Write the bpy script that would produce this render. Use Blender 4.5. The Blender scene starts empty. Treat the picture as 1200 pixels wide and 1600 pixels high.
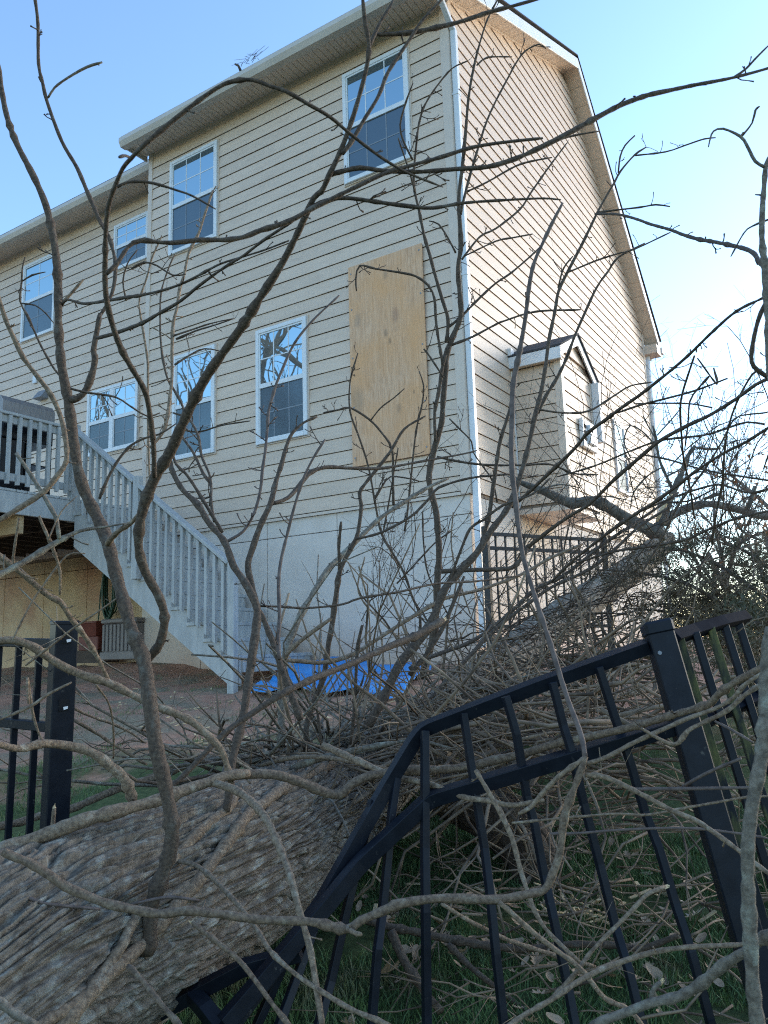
import bpy, math, random
import numpy as np
from mathutils import Vector, Matrix
random.seed(7); rng = np.random.default_rng(7)
scene = bpy.context.scene
R = math.radians
# ------------------------------------------------------------------ camera
F_PX = 1237.0                                   # focal length in pixels of a 1200 px wide frame
CAM = np.array([3.60457, -7.33195, -1.58282])      # z = 0 is the foot of the siding, the house corner is x = y = 0
def _basis(yaw, pitch, roll):
    cy, sy, cp, sp = math.cos(yaw), math.sin(yaw), math.cos(pitch), math.sin(pitch)
    fwd = np.array([sy * cp, cy * cp, sp]); right = np.array([cy, -sy, 0.0]); up = np.cross(right, fwd)
    return np.array([math.cos(roll) * right + math.sin(roll) * up, -math.sin(roll) * right + math.cos(roll) * up, fwd])
CM = _basis(R(-32.47043), R(9.66268), R(-1.71895))   # right, up, forward
cam_d = bpy.data.cameras.new('camera'); cam = bpy.data.objects.new('camera', cam_d); scene.collection.objects.link(cam)
cam_d.sensor_fit = 'HORIZONTAL'; cam_d.sensor_width = 36.0; cam_d.lens = 36.0 * F_PX / 1200.0
cam_d.clip_start = 0.05; cam_d.clip_end = 2000
m = Matrix.Identity(4)
for i in range(3):
    m[i][0], m[i][1], m[i][2], m[i][3] = CM[0][i], CM[1][i], -CM[2][i], CAM[i]
cam.matrix_world = m
cam_d.dof.use_dof = True; cam_d.dof.focus_distance = 3.6; cam_d.dof.aperture_fstop = 18.0
scene.camera = cam
# ------------------------------------------------------------------ sky, sun, exposure
SUN_EL, SUN_AZ = R(16), R(27)                   # azimuth from +Y towards +X
world = bpy.data.worlds.new('World'); scene.world = world; world.use_nodes = True
wn = world.node_tree.nodes; wl_ = world.node_tree.links; wn.clear()
sky = wn.new('ShaderNodeTexSky'); sky.sky_type = 'NISHITA'; sky.sun_disc = False
sky.sun_elevation = SUN_EL; sky.sun_rotation = SUN_AZ; sky.air_density = 1.1; sky.dust_density = 0.5; sky.ozone_density = 3.2
bg = wn.new('ShaderNodeBackground'); bg.inputs['Strength'].default_value = 0.13
wo = wn.new('ShaderNodeOutputWorld'); wl_.new(sky.outputs[0], bg.inputs[0]); wl_.new(bg.outputs[0], wo.inputs[0])
sd = bpy.data.lights.new('sun', 'SUN'); sd.energy = 0.5; sd.angle = R(20); sd.color = (1.0, 0.88, 0.73)
sun = bpy.data.objects.new('sun', sd); scene.collection.objects.link(sun)
sdir = Vector((math.sin(SUN_AZ) * math.cos(SUN_EL), math.cos(SUN_AZ) * math.cos(SUN_EL), math.sin(SUN_EL)))
sun.rotation_euler = sdir.to_track_quat('Z', 'Y').to_euler(); sun.location = (12, 10, 8)
vs = scene.view_settings; vs.view_transform = 'Standard'; vs.look = 'None'; vs.gamma = 1.0; vs.exposure = 1.86; vs.use_curve_mapping = False
scene.render.engine = 'CYCLES'; scene.cycles.max_bounces = 6; scene.cycles.diffuse_bounces = 3; scene.cycles.glossy_bounces = 3
scene.cycles.use_denoising = False; scene.cycles.use_adaptive_sampling = False; scene.cycles.filter_width = 1.1
# ------------------------------------------------------------------ helpers
def ray(x, y): return CM.T @ np.array([(x - 600) / F_PX, -(y - 800) / F_PX, 1.0])
def at(x, y, d): return CAM + ray(x, y) * d          # the place seen at photo pixel x, y at depth d metres
def on(x, y, axis, val):
    r = ray(x, y); return CAM + r * ((val - CAM[axis]) / r[axis])
def gz(x, y):                                        # height of the sloping lawn
    return -1.75 + 0.145 * np.clip(y, -12, 0)
def new_mat(name):
    mt = bpy.data.materials.new(name); mt.use_nodes = True
    nt = mt.node_tree; b = nt.nodes['Principled BSDF']; return mt, nt, b
def rgba(c): return (c[0], c[1], c[2], 1.0)
def mat(name, c1, c2=None, scale=4.0, stretch=(1, 1, 1), rough=0.7, bump=0.0, bscale=None, c3=None, s3=1.2, t3=(0.55, 0.68), metal=0.0, detail=6, spec=0.5, lo=0.35, hi=0.65, objspace=False, bdist=0.01):
    mt, nt, b = new_mat(name); N = nt.nodes; L = nt.links
    b.inputs['Roughness'].default_value = rough; b.inputs['Metallic'].default_value = metal
    b.inputs['Specular IOR Level'].default_value = spec
    if c2 is None:
        b.inputs['Base Color'].default_value = rgba(c1)
        if not bump: return mt
    if objspace: g = N.new('ShaderNodeTexCoord').outputs['Object']
    else: g = N.new('ShaderNodeNewGeometry').outputs['Position']
    mp = N.new('ShaderNodeMapping'); mp.inputs['Scale'].default_value = stretch; L.new(g, mp.inputs[0])
    if c2 is not None:
        nz = N.new('ShaderNodeTexNoise'); nz.inputs['Scale'].default_value = scale; nz.inputs['Detail'].default_value = detail; nz.inputs['Roughness'].default_value = 0.62
        L.new(mp.outputs[0], nz.inputs['Vector'])
        rp = N.new('ShaderNodeValToRGB'); rp.color_ramp.elements[0].position = lo; rp.color_ramp.elements[1].position = hi
        rp.color_ramp.elements[0].color = rgba(c1); rp.color_ramp.elements[1].color = rgba(c2)
        L.new(nz.outputs['Fac'], rp.inputs[0]); col = rp.outputs[0]
        if c3 is not None:
            n3 = N.new('ShaderNodeTexNoise'); n3.inputs['Scale'].default_value = s3; n3.inputs['Detail'].default_value = 7; n3.inputs['Roughness'].default_value = 0.65
            L.new(mp.outputs[0], n3.inputs['Vector'])
            r3 = N.new('ShaderNodeValToRGB'); r3.color_ramp.elements[0].position = t3[0]; r3.color_ramp.elements[1].position = t3[1]
            L.new(n3.outputs['Fac'], r3.inputs[0])
            mx = N.new('ShaderNodeMix'); mx.data_type = 'RGBA'; L.new(r3.outputs[0], mx.inputs['Factor']); L.new(col, mx.inputs['A']); mx.inputs['B'].default_value = rgba(c3)
            col = mx.outputs['Result']
        L.new(col, b.inputs['Base Color'])
    if bump:
        nb = N.new('ShaderNodeTexNoise'); nb.inputs['Scale'].default_value = bscale or scale * 2; nb.inputs['Detail'].default_value = 8; nb.inputs['Roughness'].default_value = 0.7
        L.new(mp.outputs[0], nb.inputs['Vector'])
        bp = N.new('ShaderNodeBump'); bp.inputs['Strength'].default_value = bump; bp.inputs['Distance'].default_value = bdist
        L.new(nb.outputs['Fac'], bp.inputs['Height']); L.new(bp.outputs[0], b.inputs['Normal'])
    return mt
def wl(o):
    v = Vector((0, 0, 0))
    while o is not None: v += o.location; o = o.parent
    return np.array(v)
def link(o, parent=None):
    scene.collection.objects.link(o)
    if parent is not None: o.parent = parent
    return o
def mesh_data(name, V, Fc, mt, smooth=False):
    me = bpy.data.meshes.new(name)
    V = np.asarray(V, dtype=np.float64)
    if isinstance(Fc, np.ndarray):
        n, k = Fc.shape
        me.vertices.add(len(V)); me.vertices.foreach_set('co', V.astype(np.float32).ravel())
        me.loops.add(n * k); me.loops.foreach_set('vertex_index', Fc.astype(np.int32).ravel())
        me.polygons.add(n); me.polygons.foreach_set('loop_start', np.arange(0, n * k, k, dtype=np.int32))
        me.update(calc_edges=True); me.validate()
    else:
        me.from_pydata([tuple(v) for v in V], [], [tuple(int(i) for i in f) for f in Fc]); me.update()
    if smooth: me.polygons.foreach_set('use_smooth', np.ones(len(me.polygons), dtype=bool))
    mts = mt if isinstance(mt, (list, tuple)) else [mt]
    for q in mts: me.materials.append(q)
    return me
def obj(name, V, Fc, mt, parent=None, smooth=False, origin=None):
    V = np.asarray(V, dtype=np.float64)
    base = wl(parent) if parent is not None else np.zeros(3)
    if origin is None: origin = base if parent is not None else np.array([V[:, 0].mean(), V[:, 1].mean(), V[:, 2].min()])
    origin = np.asarray(origin, dtype=np.float64)
    o = bpy.data.objects.new(name, mesh_data(name, V - origin, Fc, mt, smooth)); link(o, parent)
    o.location = Vector(origin - base); return o
def inst(name, me, loc, parent):
    o = bpy.data.objects.new(name, me); link(o, parent); o.location = Vector(np.asarray(loc) - wl(parent)); return o
def tag(o, label, cat, group=None, kind=None):
    if label: o['label'] = label
    if cat: o['category'] = cat
    if group: o['group'] = group
    if kind: o['kind'] = kind
    return o
def thing(name, loc, label, cat, group=None):
    o = bpy.data.objects.new(name, None); link(o); o.location = Vector(loc); o.empty_display_size = 0.1
    return tag(o, label, cat, group)
BOXF = [(0, 3, 2, 1), (4, 5, 6, 7), (0, 1, 5, 4), (1, 2, 6, 5), (2, 3, 7, 6), (3, 0, 4, 7)]
class MB:
    def __init__(s): s.V = []; s.F = []
    def add(s, V, Fc):
        k = len(s.V); s.V += [tuple(v) for v in V]; s.F += [tuple(int(i) + k for i in f) for f in Fc]; return s
    def box(s, x0, x1, y0, y1, z0, z1):
        return s.add([(x0, y0, z0), (x1, y0, z0), (x1, y1, z0), (x0, y1, z0), (x0, y0, z1), (x1, y0, z1), (x1, y1, z1), (x0, y1, z1)], BOXF)
    def prism(s, poly, axis, a, b):
        # poly: 2-D points in the two other axes (order x,y,z without axis), swept from a to b
        n = len(poly); V = []
        for t in (a, b):
            for p in poly:
                q = list(p); q.insert(axis, t); V.append(q)
        Fc = [tuple(range(n))[::-1], tuple(range(n, 2 * n))] + [(i, (i + 1) % n, n + (i + 1) % n, n + i) for i in range(n)]
        return s.add(V, Fc)
    def bar(s, p0, p1, w, t, up=(0, 0, 1)):
        p0 = np.asarray(p0, float); p1 = np.asarray(p1, float); d = p1 - p0; d /= np.linalg.norm(d)
        a = np.cross(d, np.asarray(up, float)); a /= np.linalg.norm(a); b = np.cross(a, d)
        V = [p + a * sx * w / 2 + b * sy * t / 2 for p in (p0, p1) for sx, sy in ((-1, -1), (1, -1), (1, 1), (-1, 1))]
        return s.add(V, BOXF)
    def tube(s, P, Rr, K=8):
        V, Fc = tube(P, Rr, K); return s.add(V, Fc)
    def build(s, name, mt, parent=None, bevel=0.0, smooth=False, fixn=True):
        o = obj(name, s.V, s.F, mt, parent, smooth)
        if fixn: fix_normals(o.data)
        if bevel:
            md = o.modifiers.new('bevel', 'BEVEL'); md.width = bevel; md.segments = 1; md.limit_method = 'ANGLE'
        return o
def fix_normals(me):
    import bmesh
    bm = bmesh.new(); bm.from_mesh(me); bmesh.ops.recalc_face_normals(bm, faces=bm.faces); bm.to_mesh(me); bm.free()
def frames(P):
    T = np.gradient(P, axis=0); T /= np.linalg.norm(T, axis=1)[:, None] + 1e-12
    a = np.array([0.31, 0.52, 0.79]); a -= T[0] * (a @ T[0])
    if np.linalg.norm(a) < 0.1: a = np.array([1.0, 0, 0]); a -= T[0] * (a @ T[0])
    a /= np.linalg.norm(a); A = [a]
    for i in range(1, len(P)):
        a = a - T[i] * (a @ T[i]); a /= np.linalg.norm(a) + 1e-12; A.append(a)
    A = np.array(A); return T, A, np.cross(T, A)
def tube(P, Rr, K=7):
    P = np.asarray(P, float); Rr = np.broadcast_to(np.asarray(Rr, float), (len(P),))
    T, A, B = frames(P); n = len(P)
    th = np.arange(K) * 2 * np.pi / K
    V = P[:, None, :] + Rr[:, None, None] * (np.cos(th)[None, :, None] * A[:, None, :] + np.sin(th)[None, :, None] * B[:, None, :])
    V = V.reshape(-1, 3)
    i = np.arange(n - 1)[:, None] * K; j = np.arange(K)[None, :]; j2 = (j + 1) % K
    Fc = np.stack([i + j, i + j2, i + K + j2, i + K + j], -1).reshape(-1, 4).tolist()
    Fc += [tuple(range(K))[::-1], tuple(range((n - 1) * K, n * K))]
    return V, Fc
def smooth_path(P, step):
    P = np.asarray(P, float)
    if len(P) == 2:
        n = max(3, int(np.linalg.norm(P[1] - P[0]) / step)); t = np.linspace(0, 1, n)[:, None]; return P[0] * (1 - t) + P[1] * t, np.linspace(0, 1, n)
    Q = np.vstack([2 * P[0] - P[1], P, 2 * P[-1] - P[-2]]); out = []; par = []
    seg = np.linalg.norm(np.diff(P, axis=0), axis=1); cum = np.concatenate([[0], np.cumsum(seg)]); tot = cum[-1]
    for i in range(len(P) - 1):
        n = max(2, int(math.ceil(seg[i] / step))); t = np.linspace(0, 1, n, endpoint=False)[:, None]
        p0, p1, p2, p3 = Q[i], Q[i + 1], Q[i + 2], Q[i + 3]
        out.append(0.5 * (2 * p1 + (p2 - p0) * t + (2 * p0 - 5 * p1 + 4 * p2 - p3) * t ** 2 + (3 * p1 - p0 - 3 * p2 + p3) * t ** 3))
        par.append((cum[i] + t[:, 0] * seg[i]) / tot)
    out.append(P[-1:]); par.append([1.0]); return np.vstack(out), np.concatenate(par)
def vnoise(u, v, nu, nv, seed, per=True):
    # smooth value noise on a lattice: u in lattice units (periodic nu), v in lattice units
    r = np.random.default_rng(seed); G = r.random((nu, nv + 2))
    iu = np.floor(u).astype(int); iv = np.clip(np.floor(v).astype(int), 0, nv); fu = u - iu; fv = v - iv
    fu = fu * fu * (3 - 2 * fu); fv = fv * fv * (3 - 2 * fv)
    a = G[iu % nu, iv]; b = G[(iu + 1) % nu, iv]; c = G[iu % nu, iv + 1]; d = G[(iu + 1) % nu, iv + 1]
    return (a * (1 - fu) + b * fu) * (1 - fv) + (c * (1 - fu) + d * fu) * fv
# ------------------------------------------------------------------ materials
M = {}
SID1, SID2 = (0.67, 0.515, 0.385), (0.72, 0.56, 0.425)
M['siding'] = mat('siding_vinyl', SID1, SID2, 3.0, (1, 1, 6), 0.5, 0.12, 60, c3=(0.59, 0.445, 0.33), s3=2.0, t3=(0.50, 0.78), bdist=0.003)
def board_variation(mt, amt):
    nt = mt.node_tree; N = nt.nodes; L = nt.links; b = N['Principled BSDF']; lk = b.inputs['Base Color'].links[0]; src = lk.from_socket
    oi = N.new('ShaderNodeObjectInfo'); mr = N.new('ShaderNodeMapRange'); mr.inputs['To Min'].default_value = 1 - amt; mr.inputs['To Max'].default_value = 1 + amt; L.new(oi.outputs['Random'], mr.inputs['Value'])
    vm = N.new('ShaderNodeVectorMath'); vm.operation = 'SCALE'; L.new(src, vm.inputs[0]); L.new(mr.outputs[0], vm.inputs['Scale']); L.new(vm.outputs[0], b.inputs['Base Color'])
M['trim_tan'] = mat('tan_trim', (0.66, 0.53, 0.42), (0.70, 0.57, 0.455), 6, rough=0.45, bump=0.05)
board_variation(M['siding'], 0.055)
M['soffit'] = mat('soffit_vinyl', (0.68, 0.56, 0.45), (0.72, 0.60, 0.49), 5, rough=0.5)
M['white'] = mat('white_vinyl', (0.74, 0.75, 0.75), (0.80, 0.80, 0.79), 7, rough=0.35, bump=0.03)
M['white_metal'] = mat('white_painted_metal', (0.70, 0.71, 0.72), (0.78, 0.78, 0.78), 3, (1, 1, 0.4), rough=0.35)
M['shingle'] = mat('asphalt_shingle', (0.035, 0.036, 0.042), (0.07, 0.07, 0.078), 40, rough=0.9, bump=0.5, bscale=120)
M['core_shade'] = mat('brown_core_shade', (0.27, 0.20, 0.145), (0.31, 0.24, 0.18), 12, rough=0.9)  # shadow-line shade put into the core's colour behind the siding slots
M['gutter'] = mat('gutter_metal', (0.56, 0.49, 0.41), (0.62, 0.55, 0.47), 3, rough=0.35)
M['concrete'] = None
M['deck_paint'] = mat('grey_stained_wood', (0.38, 0.385, 0.375), (0.50, 0.50, 0.48), 5, (3, 3, 0.6), 0.65, 0.25, 40, c3=(0.30, 0.30, 0.285), s3=6, t3=(0.58, 0.78), bdist=0.004)
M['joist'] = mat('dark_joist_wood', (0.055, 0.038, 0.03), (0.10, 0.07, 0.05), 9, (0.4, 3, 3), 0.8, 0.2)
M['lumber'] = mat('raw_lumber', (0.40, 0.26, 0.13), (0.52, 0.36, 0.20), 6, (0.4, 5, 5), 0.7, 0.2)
M['black_fence'] = mat('black_powder_coat', (0.006, 0.008, 0.013), (0.011, 0.014, 0.021), 25, rough=0.42, bump=0.05, bscale=160, c3=(0.10, 0.095, 0.085), s3=38, t3=(0.66, 0.76), spec=0.2)
M['black_back'] = mat('black_fence_paint', (0.012, 0.012, 0.013), (0.02, 0.02, 0.021), 20, rough=0.5)
M['moss_sun'] = mat('moss_and_painted_sun', (0.014, 0.016, 0.018), (0.15, 0.145, 0.045), 22, (1, 1, 0.3), 0.9, 0.4, lo=0.46, hi=0.68)  # yellow-green sunlight on the mossy pickets is put into this colour
M['black_matte'] = mat('weathered_black_paint', (0.008, 0.010, 0.016), (0.016, 0.018, 0.024), 25, rough=0.85, spec=0.04)
M['hole_shade'] = mat('hollow_shade', (0.004, 0.004, 0.005), rough=0.9)  # flat near-black plates carry the painted shade of open holes
M['tarp'] = mat('blue_tarp', (0.015, 0.25, 0.66), (0.04, 0.35, 0.80), 3, rough=0.38, bump=0.35, bscale=9, bdist=0.02)
M['grill_black'] = mat('black_enamel', (0.012, 0.013, 0.016), (0.02, 0.02, 0.024), 9, rough=0.3)
M['grill_steel'] = mat('brushed_steel', (0.22, 0.205, 0.20), (0.30, 0.28, 0.27), 8, (1, 6, 1), 0.45, metal=0.55)
M['box_taupe'] = mat('taupe_plastic', (0.20, 0.175, 0.165), (0.24, 0.21, 0.195), 6, rough=0.55)
M['rust_red'] = mat('rust_red_plastic', (0.15, 0.035, 0.025), (0.22, 0.06, 0.04), 6, rough=0.6)
M['hose'] = mat('green_hose', (0.01, 0.055, 0.032), (0.02, 0.09, 0.05), 30, rough=0.45)
M['vent_grey'] = mat('grey_vent', (0.20, 0.21, 0.23), (0.28, 0.29, 0.31), 5, rough=0.5)
M['bark_dark'] = mat('dark_stem_bark', (0.050, 0.033, 0.022), (0.135, 0.094, 0.063), 130, (1, 1, 1), 0.85, 0.8, 200, c3=(0.16, 0.14, 0.112), s3=40, t3=(0.55, 0.72), bdist=0.006)
M['bark_tan'] = mat('tan_branch_bark', (0.125, 0.084, 0.054), (0.325, 0.236, 0.155), 120, (1, 1, 1), 0.88, 0.8, 180, c3=(0.40, 0.345, 0.26), s3=34, t3=(0.56, 0.72), bdist=0.006)
M['bark_grey'] = mat('grey_lichen_bark', (0.100, 0.080, 0.058), (0.25, 0.21, 0.16), 100, (1, 1, 1), 0.9, 0.8, 160, c3=(0.34, 0.335, 0.265), s3=24, t3=(0.54, 0.70), bdist=0.006)
M['bark_red'] = mat('reddish_shoot_bark', (0.075, 0.054, 0.045), (0.155, 0.115, 0.095), 50, rough=0.8, bump=0.4, bscale=120, bdist=0.003)
M['bark_far'] = mat('far_limb_bark', (0.055, 0.050, 0.042), (0.15, 0.14, 0.118), 14, rough=0.9, bump=0.7, bscale=40, c3=(0.20, 0.205, 0.165), s3=6, bdist=0.01)
M['bark_brush'] = mat('mixed_twig_bark', (0.070, 0.047, 0.031), (0.34, 0.245, 0.160), 7, rough=0.88, bump=0.4, bscale=90, lo=0.36, hi=0.66, bdist=0.004)
M['bark_mid'] = mat('brown_branch_bark', (0.095, 0.062, 0.040), (0.255, 0.180, 0.118), 120, (1, 1, 1), 0.87, 0.8, 180, c3=(0.34, 0.28, 0.20), s3=34, t3=(0.56, 0.72), bdist=0.006)
M['torn'] = mat('torn_wood', (0.50, 0.36, 0.19), (0.68, 0.54, 0.33), 30, (1, 1, 0.3), 0.75, 0.4)
def trunk_mat():
    mt, nt, b = new_mat('furrowed_trunk_bark'); N = nt.nodes; L = nt.links
    uv = N.new('ShaderNodeUVMap'); uv.uv_map = 'bark'
    def nz(sx, sy, sc, det=7, ro=0.68):
        mp = N.new('ShaderNodeMapping'); mp.inputs['Scale'].default_value = (sx, sy, 1); L.new(uv.outputs[0], mp.inputs[0]); n = N.new('ShaderNodeTexNoise'); n.inputs['Scale'].default_value = sc; n.inputs['Detail'].default_value = det; n.inputs['Roughness'].default_value = ro; L.new(mp.outputs[0], n.inputs['Vector']); return n.outputs['Fac']
    r1 = N.new('ShaderNodeValToRGB'); e = r1.color_ramp.elements; e[0].position = 0.36; e[0].color = (0.085, 0.066, 0.049, 1); e[1].position = 0.64; e[1].color = (0.285, 0.240, 0.188, 1); L.new(nz(1, 0.35, 75, 9, 0.74), r1.inputs[0])
    r2 = N.new('ShaderNodeValToRGB'); r2.color_ramp.elements[0].position = 0.52; r2.color_ramp.elements[1].position = 0.66; L.new(nz(1, 0.5, 34), r2.inputs[0])
    mx = N.new('ShaderNodeMix'); mx.data_type = 'RGBA'; L.new(r2.outputs[0], mx.inputs['Factor']); L.new(r1.outputs[0], mx.inputs['A']); mx.inputs['B'].default_value = (0.35, 0.345, 0.295, 1)
    L.new(mx.outputs['Result'], b.inputs['Base Color']); b.inputs['Roughness'].default_value = 0.92; b.inputs['Specular IOR Level'].default_value = 0.25
    bp = N.new('ShaderNodeBump'); bp.inputs['Strength'].default_value = 0.9; bp.inputs['Distance'].default_value = 0.008; L.new(nz(1, 0.3, 120, 8, 0.72), bp.inputs['Height']); L.new(bp.outputs[0], b.inputs['Normal'])
    return mt
M['trunk_bark'] = trunk_mat()
M['leaf_dead'] = mat('dead_leaf', (0.26, 0.165, 0.095), (0.46, 0.34, 0.23), 12, rough=0.8)
M['leaf_pale'] = mat('pale_dead_leaf', (0.42, 0.36, 0.28), (0.55, 0.49, 0.40), 20, rough=0.8)
M['grass'] = mat('grass_blades', (0.055, 0.105, 0.032), (0.125, 0.205, 0.065), 9, rough=0.7, c3=(0.20, 0.17, 0.09), s3=5, t3=(0.55, 0.72))
M['juniper'] = mat('juniper_sprays', (0.036, 0.046, 0.024), (0.090, 0.090, 0.048), 5, rough=0.8, c3=(0.20, 0.145, 0.085), s3=3.0, t3=(0.40, 0.58))
M['far_leaf'] = mat('clinging_brown_leaves', (0.28, 0.13, 0.06), (0.42, 0.22, 0.11), 8, rough=0.8)
M['far_tree'] = mat('far_tree_bark', (0.12, 0.10, 0.08), (0.20, 0.17, 0.14), 6, rough=0.9)
def glass_mat(name, dark, fac, rough):
    mt, nt, b = new_mat(name); N = nt.nodes; L = nt.links
    out = N['Material Output']; b.inputs['Base Color'].default_value = rgba(dark); b.inputs['Roughness'].default_value = 0.6
    g = N.new('ShaderNodeBsdfGlossy'); g.inputs['Roughness'].default_value = rough; g.inputs['Color'].default_value = (0.70, 0.94, 1.0, 1)
    geo = N.new('ShaderNodeNewGeometry'); nz = N.new('ShaderNodeTexNoise'); nz.inputs['Scale'].default_value = 1.1; nz.inputs['Detail'].default_value = 2
    L.new(geo.outputs['Position'], nz.inputs['Vector'])
    bp = N.new('ShaderNodeBump'); bp.inputs['Strength'].default_value = 0.10; bp.inputs['Distance'].default_value = 0.02
    L.new(nz.outputs['Fac'], bp.inputs['Height']); L.new(bp.outputs[0], g.inputs['Normal'])
    mx = N.new('ShaderNodeMixShader'); mx.inputs[0].default_value = fac
    L.new(b.outputs[0], mx.inputs[1]); L.new(g.outputs[0], mx.inputs[2]); L.new(mx.outputs[0], out.inputs['Surface']); return mt
M['glass'] = glass_mat('coated_window_glass', (0.012, 0.03, 0.045), 0.40, 0.01)
M['screen'] = glass_mat('insect_screen_over_glass', (0.022, 0.030, 0.040), 0.10, 0.12)
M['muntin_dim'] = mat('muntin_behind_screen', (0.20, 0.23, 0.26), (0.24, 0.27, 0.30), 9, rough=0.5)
def concrete_mat():
    mt, nt, b = new_mat('foundation_concrete'); N = nt.nodes; L = nt.links
    geo = N.new('ShaderNodeNewGeometry'); P = geo.outputs['Position']
    n1 = N.new('ShaderNodeTexNoise'); n1.inputs['Scale'].default_value = 2.2; n1.inputs['Detail'].default_value = 8; n1.inputs['Roughness'].default_value = 0.68; L.new(P, n1.inputs['Vector'])
    r1 = N.new('ShaderNodeValToRGB'); r1.color_ramp.elements[0].position = 0.3; r1.color_ramp.elements[1].position = 0.72
    r1.color_ramp.elements[0].color = (0.64, 0.55, 0.46, 1); r1.color_ramp.elements[1].color = (0.77, 0.675, 0.58, 1); L.new(n1.outputs['Fac'], r1.inputs[0])
    # rusty clay splashed up from the soil, fading with height, ragged
    sp = N.new('ShaderNodeSeparateXYZ'); L.new(P, sp.inputs[0])
    n2 = N.new('ShaderNodeTexNoise'); n2.inputs['Scale'].default_value = 3.0; n2.inputs['Detail'].default_value = 5; L.new(P, n2.inputs['Vector'])
    ad = N.new('ShaderNodeMath'); ad.operation = 'MULTIPLY_ADD'; L.new(n2.outputs['Fac'], ad.inputs[0]); ad.inputs[1].default_value = 0.9; L.new(sp.outputs['Z'], ad.inputs[2])
    mr = N.new('ShaderNodeMapRange'); mr.inputs['From Min'].default_value = -1.35; mr.inputs['From Max'].default_value = -0.65; mr.inputs['To Min'].default_value = 0.75; mr.inputs['To Max'].default_value = 0.0
    L.new(ad.outputs[0], mr.inputs['Value'])
    mx = N.new('ShaderNodeMix'); mx.data_type = 'RGBA'; L.new(mr.outputs[0], mx.inputs['Factor']); L.new(r1.outputs[0], mx.inputs['A']); mx.inputs['B'].default_value = (0.50, 0.34, 0.25, 1)
    n3 = N.new('ShaderNodeTexNoise'); n3.inputs['Scale'].default_value = 5; n3.inputs['Detail'].default_value = 9; n3.inputs['Roughness'].default_value = 0.75
    mp = N.new('ShaderNodeMapping'); mp.inputs['Scale'].default_value = (1, 1, 2.2); L.new(P, mp.inputs[0]); L.new(mp.outputs[0], n3.inputs['Vector'])
    r3 = N.new('ShaderNodeValToRGB'); r3.color_ramp.elements[0].position = 0.60; r3.color_ramp.elements[1].position = 0.74; L.new(n3.outputs['Fac'], r3.inputs[0])
    m2 = N.new('ShaderNodeMix'); m2.data_type = 'RGBA'; L.new(r3.outputs[0], m2.inputs['Factor']); L.new(mx.outputs['Result'], m2.inputs['A']); m2.inputs['B'].default_value = (0.44, 0.39, 0.335, 1)
    L.new(m2.outputs['Result'], b.inputs['Base Color']); b.inputs['Roughness'].default_value = 0.85
    bp = N.new('ShaderNodeBump'); bp.inputs['Strength'].default_value = 0.35; bp.inputs['Distance'].default_value = 0.006; L.new(n3.outputs['Fac'], bp.inputs['Height']); L.new(bp.outputs[0], b.inputs['Normal'])
    return mt
M['concrete'] = concrete_mat()
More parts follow.
